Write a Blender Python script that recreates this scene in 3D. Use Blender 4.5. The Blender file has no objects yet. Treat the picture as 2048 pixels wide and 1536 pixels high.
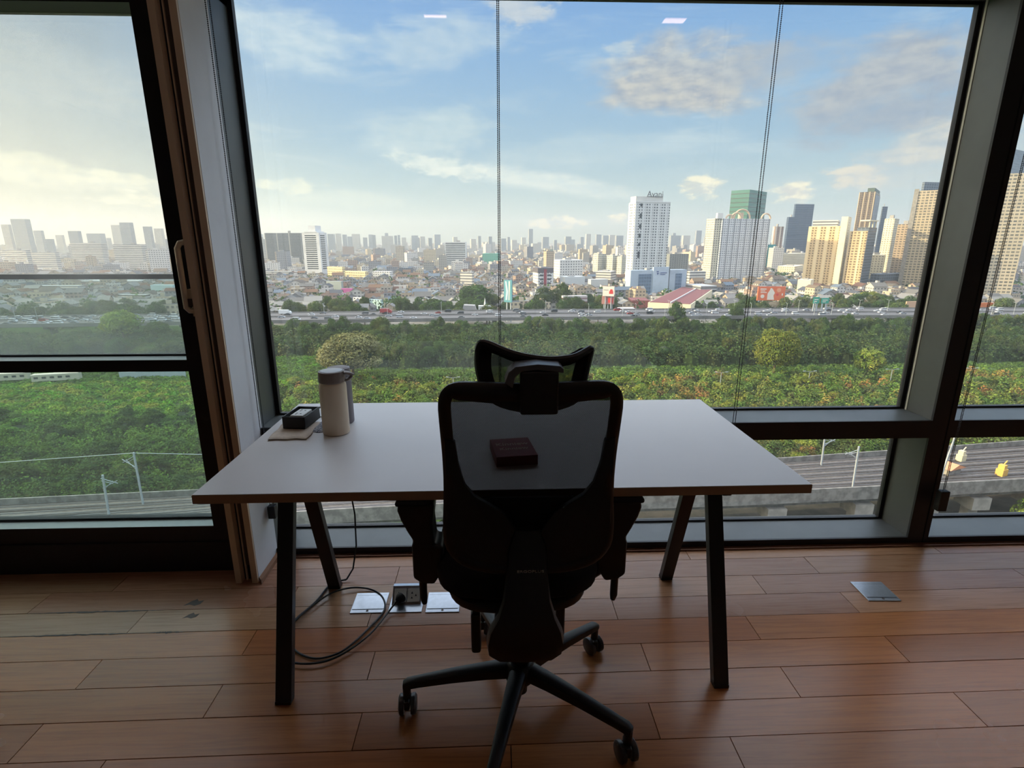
import bpy, math, random
import numpy as np
from mathutils import Vector, Matrix

R = math.radians
sc = bpy.context.scene
COL = sc.collection

# ------------------------------------------------------------------ camera
F_PX, EYE, PITCH, YAW = 1068.0, 1.36, 15.0, -1.9
cd = bpy.data.cameras.new('camera')
cam = bpy.data.objects.new('camera', cd)
COL.objects.link(cam)
cd.sensor_width = 36.0
cd.lens = 36.0 * F_PX / 2048.0
cd.clip_start, cd.clip_end = 0.05, 30000.0
cam.location = (0, 0, EYE)
cam.rotation_euler = (R(90 - PITCH), 0, R(YAW))
sc.camera = cam
_rot = cam.rotation_euler.to_matrix()


def at(px, py, Y=None, z=None):
    """the real-world point the photo shows at a pixel, on the plane Y = const or z = const"""
    d = _rot @ Vector(((px - 1024) / F_PX, (768 - py) / F_PX, -1.0))
    t = Y / d.y if Y is not None else (z - EYE) / d.z
    return Vector((d.x * t, d.y * t, EYE + d.z * t))


# ------------------------------------------------------------------ view, sun, sky, room lights
sc.view_settings.view_transform = 'Standard'
sc.view_settings.look = 'None'
sc.view_settings.exposure = 0.38
sc.view_settings.gamma = 1.0
sc.view_settings.use_curve_mapping = False
sc.cycles.max_bounces = 8
sc.cycles.diffuse_bounces = 4
sc.cycles.transparent_max_bounces = 16
sc.cycles.volume_bounces = 0
sc.cycles.sample_clamp_indirect = 4.0

SUN_EL, SUN_AZ = 13.5, -89.75
sl = bpy.data.lights.new('sun', 'SUN')
sl.energy = 6.8
sl.color = (1.0, 0.80, 0.50)
sl.angle = R(0.6)
sun = bpy.data.objects.new('sun', sl)
COL.objects.link(sun)
_sd = Vector((math.sin(R(SUN_AZ)) * math.cos(R(SUN_EL)), math.cos(R(SUN_AZ)) * math.cos(R(SUN_EL)), math.sin(R(SUN_EL))))
sun.rotation_euler = _sd.to_track_quat('Z', 'Y').to_euler()


class NT:
    """small helper to write node trees"""
    def __init__(s, tree):
        s.t = tree; s.t.nodes.clear()

    def n(s, typ, ins=None, **props):
        nd = s.t.nodes.new(typ)
        for k, v in props.items():
            setattr(nd, k, v)
        for k, v in (ins or {}).items():
            s.put(nd.inputs[k], v)
        return nd

    def put(s, sock, v):
        if isinstance(v, bpy.types.NodeSocket):
            s.t.links.new(v, sock)
        elif isinstance(v, bpy.types.Node):
            s.t.links.new(v.outputs[0], sock)
        else:
            if isinstance(v, (tuple, list)) and len(v) == 3 and len(sock.default_value) == 4:
                v = (*v, 1.0)
            sock.default_value = v

    def m(s, op, a, b=0.0, c=None, clamp=False):
        nd = s.n('ShaderNodeMath', {0: a, 1: b}, operation=op, use_clamp=clamp)
        if c is not None:
            s.put(nd.inputs[2], c)
        return nd.outputs[0]

    def mix(s, f, a, b, mode='MIX'):
        nd = s.n('ShaderNodeMix', data_type='RGBA', blend_type=mode)
        s.put(nd.inputs[0], f); s.put(nd.inputs[6], a); s.put(nd.inputs[7], b)
        return nd.outputs[2]

    def ramp(s, f, stops, interp='LINEAR'):
        nd = s.n('ShaderNodeValToRGB', {0: f})
        cr = nd.color_ramp; cr.interpolation = interp
        while len(cr.elements) < len(stops):
            cr.elements.new(0.5)
        for e, (p, c) in zip(cr.elements, stops):
            e.position = p; e.color = (*c, 1) if len(c) == 3 else c
        return nd.outputs[0]

    def noise(s, vec, scale, detail=3.0, rough=0.5, dist=0.0):
        nd = s.n('ShaderNodeTexNoise', {'Scale': scale, 'Detail': detail, 'Roughness': rough, 'Distortion': dist})
        if vec is not None:
            s.put(nd.inputs['Vector'], vec)
        return nd.outputs[0]

    def smooth(s, v, a, b, lo=0.0, hi=1.0):
        nd = s.n('ShaderNodeMapRange', {0: v, 1: a, 2: b, 3: lo, 4: hi}, interpolation_type='SMOOTHSTEP')
        return nd.outputs[0]


def pix_azel(px, py):
    d = _rot @ Vector(((px - 1024) / F_PX, (768 - py) / F_PX, -1.0)); d.normalize()
    return math.degrees(math.atan2(d.x, d.y)), math.degrees(math.asin(d.z))


def build_world():
    w = bpy.data.worlds.new('sky'); sc.world = w; w.use_nodes = True
    g = NT(w.node_tree)
    gen = g.n('ShaderNodeTexCoord').outputs['Generated']
    sep = g.n('ShaderNodeSeparateXYZ', {0: gen})
    x, y, z = sep.outputs[0], sep.outputs[1], sep.outputs[2]
    az = g.m('MULTIPLY', g.m('ARCTAN2', x, y), 57.29578)
    el = g.m('MULTIPLY', g.m('ARCSINE', z), 57.29578)
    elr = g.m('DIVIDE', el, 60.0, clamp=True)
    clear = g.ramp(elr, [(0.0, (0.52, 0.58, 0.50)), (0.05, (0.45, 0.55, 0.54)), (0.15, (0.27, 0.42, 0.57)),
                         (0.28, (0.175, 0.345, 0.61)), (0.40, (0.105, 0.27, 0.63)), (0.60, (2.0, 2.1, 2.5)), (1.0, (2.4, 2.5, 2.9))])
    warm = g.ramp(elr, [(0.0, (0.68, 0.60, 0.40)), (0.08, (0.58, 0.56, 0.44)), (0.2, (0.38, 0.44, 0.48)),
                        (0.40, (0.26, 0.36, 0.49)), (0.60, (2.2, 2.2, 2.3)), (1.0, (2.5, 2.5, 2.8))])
    lf = g.smooth(az, -10.0, -48.0)
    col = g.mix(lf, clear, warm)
    # glow round the sun (out of frame on the left)
    sv = g.n('ShaderNodeVectorMath', {0: gen, 1: tuple(_sd)}, operation='DOT_PRODUCT').outputs['Value']
    glow = g.m('POWER', g.m('MAXIMUM', sv, 0.0), 11.0)
    col = g.mix(glow, col, (6.0, 4.6, 2.9))
    # cloud space
    comb = g.n('ShaderNodeCombineXYZ', {0: az, 1: el, 2: 0.0}).outputs[0]
    st = g.n('ShaderNodeVectorMath', {0: comb, 1: (1.0, 2.2, 1.0)}, operation='MULTIPLY').outputs[0]
    n1 = g.noise(st, 0.16, 7.0, 0.55, 0.3)
    n2 = g.noise(st, 0.45, 8.0, 0.6, 0.0)
    nw = g.noise(g.n('ShaderNodeVectorMath', {0: comb, 1: (0.6, 3.0, 1.0)}, operation='MULTIPLY').outputs[0], 0.12, 7.0, 0.6, 0.6)
    st2 = g.n('ShaderNodeVectorMath', {0: st, 1: (0.7, 0.9, 0)}, operation='ADD').outputs[0]
    n2b = g.noise(st2, 0.45, 8.0, 0.6, 0.0)
    lit = g.smooth(g.m('SUBTRACT', n2, n2b), -0.13, 0.13)      # side of a cloud turned to the sun
    # thin wisps everywhere
    wf = g.m('MULTIPLY', g.smooth(nw, 0.50, 0.78), 0.5)
    wcol = g.mix(lf, (0.62, 0.68, 0.70), (0.88, 0.80, 0.62))
    col = g.mix(wf, col, wcol)
    nz = g.m('ADD', g.m('MULTIPLY', g.m('SUBTRACT', n1, 0.5), 1.5), g.m('MULTIPLY', g.m('SUBTRACT', n2, 0.5), 1.9))
    nzs = g.m('ADD', g.m('MULTIPLY', g.m('SUBTRACT', n1, 0.5), 1.7), g.m('MULTIPLY', g.m('SUBTRACT', n2, 0.5), 0.7))
    grey, greyw, lav = (0.27, 0.30, 0.39), (0.34, 0.365, 0.43), (0.24, 0.29, 0.40)
    white, peach, cream = (0.78, 0.78, 0.72), (0.80, 0.68, 0.52), (1.0, 0.88, 0.62)
    lits = g.smooth(g.m('SUBTRACT', n2, n2b), -0.32, 0.32)
    blobs = [  # px, py, half width px, half height px, tilt deg, opacity, shade colour, lit colour
        (1375, 150, 210, 88, -4, 1.0, grey, (0.54, 0.52, 0.50)), (1330, 190, 150, 50, -3, .9, grey, (0.56, 0.51, 0.46)),
        (1545, 130, 140, 50, 0, .55, greyw, greyw),
        (1770, 160, 240, 85, 12, 1.0, grey, (0.46, 0.45, 0.46)), (1800, 225, 240, 55, 8, .95, lav, greyw),
        (1880, 280, 150, 45, 8, .8, greyw, peach), (1715, 345, 75, 32, 0, 1.0, (.55, .54, .52), peach),
        (1395, 374, 55, 26, 0, 1.1, (.55, .56, .52), cream), (1592, 385, 56, 34, 0, 1.2, (.62, .58, .52), cream),
        (1110, 446, 85, 16, 4, 1.0, (.50, .54, .54), cream), (1240, 437, 35, 16, 0, 1.0, (.5, .54, .54), cream),
        (890, 335, 120, 22, -8, 1.0, (.60, .66, .64), white), (1070, 362, 190, 24, -9, .9, (.58, .66, .68), white),
        (560, 75, 170, 75, -10, .7, (.40, .52, .64), (.62, .68, .72)), (880, 90, 160, 55, 6, .7, (.36, .48, .62), (.5, .58, .66)),
        (1040, 12, 75, 50, 0, .8, (.46, .50, .58), (.58, .58, .60)), (1235, 98, 50, 26, 0, .7, (.42, .50, .60), (.5, .55, .6)),
        (860, 270, 130, 60, 12, .6, (.45, .56, .62), (.62, .68, .68)), (560, 370, 90, 16, 0, .8, (.62, .66, .60), (.8, .78, .62)),
        (1200, 300, 280, 40, 4, .4, (.45, .56, .64), (.55, .62, .64)),
        (60, 335, 200, 34, -12, 1.1, (.74, .72, .60), (1.0, .92, .66)), (230, 360, 120, 26, -8, .9, (.72, .72, .62), (.95, .9, .68)),
        (90, 160, 260, 90, 0, .5, (.48, .54, .58), (.6, .62, .6)), (250, 400, 90, 14, 0, .9, (.8, .78, .6), (1.0, .92, .66)),
        (1840, 330, 200, 60, 6, .55, (.46, .50, .54), (.66, .60, .54)), (700, 400, 130, 18, 0, .5, (.6, .66, .62), (.75, .76, .66)),
        (-500, 300, 400, 80, -5, .9, (.6, .58, .5), (1.1, .95, .6)), (2500, 250, 420, 130, 8, .9, grey, peach),
        (900, -420, 500, 160, 5, .7, grey, (.55, .56, .58)), (1700, -350, 400, 130, 0, .8, grey, (.55, .56, .58)),
    ]
    for px, py, hw, hh, tilt, op, cs, cl in blobs:
        a0, e0 = pix_azel(px, py)
        ax = pix_azel(px + hw, py); ay = pix_azel(px, py - hh)
        sa = max(abs(ax[0] - a0), 1.0); se = max(abs(ay[1] - e0), 0.5)
        mp = g.n('ShaderNodeMapping', {0: comb, 1: (a0, e0, 0), 2: (0, 0, R(tilt)), 3: (sa, se, 1)}, vector_type='TEXTURE')
        ln = g.n('ShaderNodeVectorMath', {0: mp.outputs[0]}, operation='LENGTH').outputs['Value']
        v = g.m('ADD', g.m('SUBTRACT', 1.08 if hw > 125 else 0.95, ln), nzs if hw > 125 else nz)
        al = g.m('MULTIPLY', g.smooth(v, -0.15 if hw > 125 else -0.05, 0.70 if hw > 125 else 0.5), min(op, 1.0) * 0.95)
        col = g.mix(al, col, g.mix(lits if hw > 125 else lit, cs, cl))
    below = g.smooth(el, 0.0, -2.0)
    col = g.mix(below, col, (0.30, 0.31, 0.27))
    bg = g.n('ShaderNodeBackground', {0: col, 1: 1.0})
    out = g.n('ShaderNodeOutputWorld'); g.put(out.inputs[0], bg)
    w.cycles.sampling_method = 'MANUAL'; w.cycles.sample_map_resolution = 512


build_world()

# window portals: they only tell the renderer where the daylight comes in
for nm, cx, wx, cz, wz in (('daylight_main', 0.45, 2.95, 1.2, 2.3), ('daylight_right', 3.1, 2.2, 1.2, 2.3), ('daylight_door', -2.05, 1.9, 1.15, 2.0)):
    al = bpy.data.lights.new(nm, 'AREA'); al.shape = 'RECTANGLE'; al.size = wx; al.size_y = wz
    al.cycles.is_portal = True
    o = bpy.data.objects.new(nm, al); COL.objects.link(o)
    o.location = (cx, 2.42, cz); o.rotation_euler = (R(-90), 0, 0)

# ------------------------------------------------------------------ materials
def mat(name, color, rough=0.5, metal=0.0, spec=0.5, bump=None, var=0.0, vscale=20.0, vcol=None, emit=None):
    m = bpy.data.materials.new(name); m.use_nodes = True
    g = NT(m.node_tree)
    p = g.n('ShaderNodeBsdfPrincipled', {'Roughness': rough, 'Metallic': metal, 'Specular IOR Level': spec})
    c = color if len(color) == 4 else (*color, 1)
    if var > 0:
        co = g.n('ShaderNodeTexCoord').outputs['Object']
        f = g.noise(co, vscale, 4.0, 0.6)
        c2 = vcol or tuple(max(0, v * (1 - var)) for v in color)
        cc = g.mix(g.smooth(f, 0.35, 0.65), c, (*c2[:3], 1))
        g.put(p.inputs['Base Color'], cc)
    else:
        p.inputs['Base Color'].default_value = c
    if bump:
        co = g.n('ShaderNodeTexCoord').outputs['Object']
        b = g.n('ShaderNodeBump', {'Strength': bump[1], 'Distance': bump[2] if len(bump) > 2 else 0.001, 'Height': g.noise(co, bump[0], 3.0)})
        g.put(p.inputs['Normal'], b)
    if emit:
        p.inputs['Emission Color'].default_value = (*emit[0], 1); p.inputs['Emission Strength'].default_value = emit[1]
    o = g.n('ShaderNodeOutputMaterial'); g.put(o.inputs[0], p)
    return m


def glass_mat(name, tint, dust, refl=1.0):
    m = bpy.data.materials.new(name); m.use_nodes = True
    g = NT(m.node_tree)
    tr = g.n('ShaderNodeBsdfTransparent', {0: (*tint, 1)})
    gl = g.n('ShaderNodeBsdfGlossy', {0: (1, 1, 1, 1), 'Roughness': 0.0})
    bk = g.n('ShaderNodeNewGeometry').outputs['Backfacing']
    fr = g.n('ShaderNodeFresnel', {0: g.m('SUBTRACT', 1.5, g.m('MULTIPLY', bk, 1.5 - 1 / 1.5))}).outputs[0]
    a = g.n('ShaderNodeMixShader', {0: g.m('MULTIPLY', fr, refl), 1: tr, 2: gl})
    res = a
    if dust > 0:
        co = g.n('ShaderNodeTexCoord').outputs['Object']
        f = g.smooth(g.noise(co, 1.3, 5.0, 0.65), 0.3, 0.75, 0.55 * dust, 1.5 * dust)
        tl = g.n('ShaderNodeBsdfTranslucent', {0: (0.9, 0.9, 0.86, 1)})
        res = g.n('ShaderNodeMixShader', {0: f, 1: a, 2: tl})
    o = g.n('ShaderNodeOutputMaterial'); g.put(o.inputs[0], res)
    return m


def facade(name, wall, glass, pu, pv, fu, fv, rough=0.6, jit=0.5, slab=None, vert=None):
    """wall with a grid of windows; UV in metres. fu/fv = share of the pitch that is window"""
    m = bpy.data.materials.new(name); m.use_nodes = True
    g = NT(m.node_tree)
    uv = g.n('ShaderNodeUVMap').outputs[0]
    s = g.n('ShaderNodeSeparateXYZ', {0: uv})
    u = g.m('DIVIDE', s.outputs[0], pu); v = g.m('DIVIDE', s.outputs[1], pv)
    du = g.m('ABSOLUTE', g.m('SUBTRACT', g.m('FRACT', u), 0.5)); dv = g.m('ABSOLUTE', g.m('SUBTRACT', g.m('FRACT', v), 0.5))
    win = g.m('MULTIPLY', g.m('LESS_THAN', du, fu / 2) if fu < 1 else 1.0, g.m('LESS_THAN', dv, fv / 2) if fv < 1 else 1.0)
    cell = g.n('ShaderNodeCombineXYZ', {0: g.m('FLOOR', u), 1: g.m('FLOOR', v), 2: 0.0}).outputs[0]
    wn = g.n('ShaderNodeTexWhiteNoise', {0: cell}).outputs[0]
    up = g.m('GREATER_THAN', g.n('ShaderNodeSeparateXYZ', {0: g.n('ShaderNodeNewGeometry').outputs['Normal']}).outputs[2], 0.5)
    win = g.m('MULTIPLY', win, g.m('SUBTRACT', 1.0, up))
    gc = g.mix(g.m('MULTIPLY', g.m('POWER', wn, 3.0), jit), (*glass, 1), tuple(0.5 * a + 0.5 * b for a, b in zip(wall, glass)) + (1,))
    st = g.noise(g.n('ShaderNodeTexCoord').outputs['Object'], 0.06, 5.0, 0.7)
    wc = g.mix(g.smooth(st, 0.35, 0.75), (*wall, 1), tuple(0.80 * a for a in wall) + (1,))
    if slab:
        wc = g.mix(g.m('GREATER_THAN', g.m('FRACT', v), 1 - slab[1]), wc, (*slab[0], 1))
    if vert:
        uu = g.m('FRACT', g.m('DIVIDE', s.outputs[0], vert[1]))
        wc2 = (*vert[0], 1)
        f = g.m('LESS_THAN', uu, vert[2])
        win = g.m('MULTIPLY', win, g.m('SUBTRACT', 1.0, f)); wc = g.mix(f, wc, wc2)
    p = g.n('ShaderNodeBsdfPrincipled', {'Base Color': g.mix(win, wc, gc), 'Roughness': g.m('SUBTRACT', rough, g.m('MULTIPLY', win, rough - 0.25)),
                                         'Specular IOR Level': 0.5})
    b = g.n('ShaderNodeBump', {'Strength': 0.6, 'Distance': 0.3, 'Height': g.m('SUBTRACT', 1.0, win)})
    g.put(p.inputs['Normal'], b)
    o = g.n('ShaderNodeOutputMaterial'); g.put(o.inputs[0], p)
    return m


# ------------------------------------------------------------------ mesh building
class MB:
    def __init__(s):
        s.v = []; s.f = []; s.mi = []; s.uv = []; s.cur = 0

    def face(s, idx, uv=None):
        s.f.append(tuple(idx)); s.mi.append(s.cur); s.uv.append(uv)

    def poly(s, pts, uv=None):
        b = len(s.v); s.v += [tuple(p) for p in pts]; s.face(range(b, b + len(pts)), uv)

    def box(s, x0, x1, y0, y1, z0, z1, M=None, uvm=False, u0=0.0):
        c = [(x0, y0, z0), (x1, y0, z0), (x1, y1, z0), (x0, y1, z0), (x0, y0, z1), (x1, y0, z1), (x1, y1, z1), (x0, y1, z1)]
        if M is not None:
            c = [tuple(M @ Vector(p)) for p in c]
        b = len(s.v); s.v += c
        w, d, h = x1 - x0, y1 - y0, z1 - z0
        F = [((0, 1, 5, 4), w, h), ((1, 2, 6, 5), d, h), ((2, 3, 7, 6), w, h), ((3, 0, 4, 7), d, h), ((4, 5, 6, 7), w, d), ((0, 3, 2, 1), d, w)]
        for q, a, bb in F:
            uv = [(u0, 0), (u0 + a, 0), (u0 + a, bb), (u0, bb)] if uvm else None
            s.face([b + i for i in q], uv)

    def bar(s, p0, p1, w, h, up=(0, 0, 1)):
        p0, p1 = Vector(p0), Vector(p1); d = (p1 - p0); L = d.length; d.normalize()
        upv = Vector(up)
        if abs(d.dot(upv)) > 0.98:
            upv = Vector((0, 1, 0))
        sx = d.cross(upv).normalized(); sy = sx.cross(d).normalized()
        M = Matrix((sx, sy, d)).transposed().to_4x4(); M.translation = p0
        s.box(-w / 2, w / 2, -h / 2, h / 2, 0, L, M)

    def tube(s, pts, r, n=8, closed=False, caps=True, flat=None):
        """r number or list; flat=(a,b) elliptical factors"""
        P = [Vector(p) for p in pts]; m = len(P)
        rr = r if isinstance(r, (list, tuple)) else [r] * m
        b = len(s.v); prev = None
        for i in range(m):
            if closed:
                t = (P[(i + 1) % m] - P[i - 1]).normalized()
            else:
                t = (P[min(i + 1, m - 1)] - P[max(i - 1, 0)]).normalized()
            if prev is None:
                a = Vector((0, 0, 1)) if abs(t.z) < 0.9 else Vector((0, 1, 0))
                if flat is not None:
                    a = Vector(flat[2]) if len(flat) > 2 else a
                nx = (a - t * a.dot(t)).normalized()
            else:
                nx = (prev - t * prev.dot(t)).normalized()
                if flat is not None and len(flat) > 2:
                    a = Vector(flat[2]); q = a - t * a.dot(t)
                    if q.length > 0.05:
                        nx = q.normalized()
            prev = nx; ny = t.cross(nx)
            fa, fb = (flat[0], flat[1]) if flat else (1, 1)
            for k in range(n):
                an = 2 * math.pi * k / n
                s.v.append(tuple(P[i] + nx * (math.cos(an) * rr[i] * fa) + ny * (math.sin(an) * rr[i] * fb)))
        for i in range(m if closed else m - 1):
            for k in range(n):
                a0 = b + i * n + k; a1 = b + i * n + (k + 1) % n; j = (i + 1) % m
                s.face((a0, a1, b + j * n + (k + 1) % n, b + j * n + k))
        if not closed and caps:
            s.face([b + k for k in range(n)][::-1]); s.face([b + (m - 1) * n + k for k in range(n)])

    def cyl(s, p0, p1, r0, r1=None, n=16):
        s.tube([p0, p1], [r0, r0 if r1 is None else r1], n)

    def lathe(s, prof, c=(0, 0, 0), n=32, sx=1.0, sy=1.0):
        b = len(s.v)
        for r, z in prof:
            for k in range(n):
                a = 2 * math.pi * k / n
                s.v.append((c[0] + r * sx * math.cos(a), c[1] + r * sy * math.sin(a), c[2] + z))
        for i in range(len(prof) - 1):
            for k in range(n):
                s.face((b + i * n + k, b + i * n + (k + 1) % n, b + (i + 1) * n + (k + 1) % n, b + (i + 1) * n + k))
        s.face([b + k for k in range(n)][::-1]); s.face([b + (len(prof) - 1) * n + k for k in range(n)])

    def prism(s, poly, y0, y1, axis='y', M=None):
        """polygon given in the other two axes, pushed along axis"""
        def mk(a, b_, t):
            p = {'y': (a, t, b_), 'x': (t, a, b_), 'z': (a, b_, t)}[axis]
            return tuple(M @ Vector(p)) if M is not None else p
        n = len(poly); b = len(s.v)
        s.v += [mk(p[0], p[1], y0) for p in poly] + [mk(p[0], p[1], y1) for p in poly]
        s.face(range(b, b + n)); s.face(list(range(b + n, b + 2 * n))[::-1])
        for i in range(n):
            j = (i + 1) % n
            s.face((b + i, b + n + i, b + n + j, b + j))

    def ball(s, c, r, n=10, m=6, sz=1.0, sx=1.0, sy=1.0):
        b = len(s.v)
        for i in range(1, m):
            ph = math.pi * i / m
            for k in range(n):
                a = 2 * math.pi * k / n
                s.v.append((c[0] + sx * r * math.sin(ph) * math.cos(a), c[1] + sy * r * math.sin(ph) * math.sin(a), c[2] + sz * r * math.cos(ph)))
        t = len(s.v); s.v.append((c[0], c[1], c[2] + r * sz)); s.v.append((c[0], c[1], c[2] - r * sz))
        for i in range(m - 2):
            for k in range(n):
                s.face((b + i * n + k, b + (i + 1) * n + k, b + (i + 1) * n + (k + 1) % n, b + i * n + (k + 1) % n))
        for k in range(n):
            s.face((t, b + k, b + (k + 1) % n)); s.face((t + 1, b + (m - 2) * n + (k + 1) % n, b + (m - 2) * n + k))

    def mesh(s, name, mats, smooth=False, fix=True):
        me = bpy.data.meshes.new(name)
        me.from_pydata(s.v, [], s.f)
        for mm in (mats if isinstance(mats, (list, tuple)) else [mats]):
            me.materials.append(mm)
        me.polygons.foreach_set('material_index', s.mi)
        if any(u is not None for u in s.uv):
            uvl = me.uv_layers.new(name='UVMap'); flat = []
            for f, u in zip(s.f, s.uv):
                flat += [c for p in (u or [(0, 0)] * len(f)) for c in p]
            uvl.data.foreach_set('uv', flat)
        if fix:
            import bmesh
            bm = bmesh.new(); bm.from_mesh(me); bmesh.ops.recalc_face_normals(bm, faces=bm.faces); bm.to_mesh(me); bm.free()
        if smooth:
            me.polygons.foreach_set('use_smooth', [True] * len(me.polygons))
            try:
                me.set_sharp_from_angle(angle=R(38))
            except Exception:
                pass
        me.update()
        return me


def tag(o, label=None, cat=None, group=None, kind=None):
    if label: o['label'] = label
    if cat: o['category'] = cat
    if group: o['group'] = group
    if kind: o['kind'] = kind
    return o


def link(name, data, parent=None, loc=(0, 0, 0), rz=0.0):
    o = bpy.data.objects.new(name, data); COL.objects.link(o)
    o.location = loc; o.rotation_euler = (0, 0, rz)
    if parent is not None: o.parent = parent
    return o


def build(mb, name, mats, parent=None, smooth=False, bevel=0.0, loc=(0, 0, 0), rz=0.0, seg=2, fix=True, sub=0):
    o = link(name, mb.mesh(name, mats, smooth, fix), parent, loc, rz)
    if bevel > 0:
        md = o.modifiers.new('bevel', 'BEVEL'); md.width = bevel; md.segments = seg; md.limit_method = 'ANGLE'; md.angle_limit = R(35)
        if smooth is False:
            o.data.polygons.foreach_set('use_smooth', [True] * len(o.data.polygons))
            md.harden_normals = True
    if sub:
        md = o.modifiers.new('sub', 'SUBSURF'); md.levels = sub; md.render_levels = sub
    return o


def dup(o, parent=None):
    c = o.copy(); COL.objects.link(c); c.parent = parent
    for ch in list(o.children):
        dup(ch, c)
    return c


def letters(body, name, m, parent, loc, rot, size, ext=0.0005, align='CENTER', sx=1.0):
    cu = bpy.data.curves.new(name, 'FONT'); cu.body = body; cu.size = size; cu.extrude = ext
    cu.resolution_u = 3
    cu.align_x = align; cu.align_y = 'CENTER'
    tmp = bpy.data.objects.new(name, cu); COL.objects.link(tmp)
    me = bpy.data.meshes.new_from_object(tmp.evaluated_get(bpy.context.evaluated_depsgraph_get()))
    bpy.data.objects.remove(tmp); bpy.data.curves.remove(cu)
    me.materials.clear(); me.materials.append(m)
    o = link(name, me, parent, loc); o.rotation_euler = rot; o.scale = (sx, 1, 1)
    return o

random.seed(7)
# ------------------------------------------------------------------ room materials
M_frame = mat('charcoal_frame', (0.125, 0.135, 0.135), 0.42, 0.3, 0.5, var=0.15, vscale=3)
M_black = mat('black_gasket', (0.008, 0.008, 0.010), 0.55)
M_front = mat('black_and_shaded_aluminium', (0.012, 0.013, 0.017), 0.5)  # black metal; on the window fronts it paints in their shade
M_white = mat('white_paint', (0.82, 0.83, 0.86), 0.7, var=0.06, vscale=4)
M_wall = mat('room_wall_paint', (0.60, 0.59, 0.57), 0.9)
M_ceil = mat('ceiling_paint', (0.55, 0.54, 0.52), 0.9)
M_tan = mat('tan_aluminium', (0.74, 0.57, 0.42), 0.45, 0.05)
M_brown = mat('dark_brown_seal', (0.09, 0.066, 0.052), 0.5, 0.2)
M_plastic = mat('chair_plastic', (0.010, 0.010, 0.012), 0.42)
M_fabric = mat('chair_fabric', (0.006, 0.006, 0.008), 0.9)
M_leg = mat('black_powder_coat', (0.012, 0.012, 0.014), 0.45)
M_steel = mat('brushed_steel', (0.50, 0.54, 0.60), 0.28, 0.85, var=0.08, vscale=60)
M_socket = mat('socket_plastic', (0.55, 0.52, 0.46), 0.5)
M_cable = mat('black_cable', (0.008, 0.008, 0.009), 0.4)
M_glass = glass_mat('window_glass', (0.93, 0.965, 0.95), 0.012)
M_glass_d = glass_mat('dusty_door_glass', (0.90, 0.93, 0.915), 0.10)
M_guardglass = glass_mat('guard_glass', (0.84, 0.92, 0.90), 0.025)
M_grip = mat('handle_metal', (0.66, 0.54, 0.41), 0.4, 0.1)


def wood_floor():
    m = bpy.data.materials.new('oiled_teak_boards'); m.use_nodes = True
    g = NT(m.node_tree)
    base = g.n('ShaderNodeAttribute', attribute_name='col').outputs['Color']
    co = g.n('ShaderNodeTexCoord').outputs['Object']
    off = g.n('ShaderNodeVectorMath', {0: co, 1: g.n('ShaderNodeVectorMath', {0: base, 1: (40, 70, 0)}, operation='MULTIPLY').outputs[0]}, operation='ADD').outputs[0]
    gr = g.n('ShaderNodeVectorMath', {0: off, 1: (1.2, 26, 1)}, operation='MULTIPLY').outputs[0]
    f1 = g.noise(gr, 2.6, 7.0, 0.65, 1.2)
    f2 = g.noise(gr, 12.0, 3.0, 0.5)
    c = g.mix(g.m('MULTIPLY', g.smooth(f1, 0.38, 0.72), 0.42), base, (0.16, 0.062, 0.026, 1))
    c = g.mix(g.m('MULTIPLY', g.smooth(f2, 0.5, 0.8), 0.22), c, (0.34, 0.17, 0.08, 1))
    wear = g.smooth(g.noise(co, 1.4, 4.0, 0.6), 0.4, 0.7)
    p = g.n('ShaderNodeBsdfPrincipled', {'Base Color': c, 'Roughness': g.m('ADD', 0.25, g.m('MULTIPLY', wear, 0.03)), 'Specular IOR Level': 0.38})
    b = g.n('ShaderNodeBump', {'Strength': 0.12, 'Distance': 0.002, 'Height': f1})
    g.put(p.inputs['Normal'], b)
    o = g.n('ShaderNodeOutputMaterial'); g.put(o.inputs[0], p)
    return m


def structure(o, kind='structure'):
    o['kind'] = kind
    return o


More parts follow.
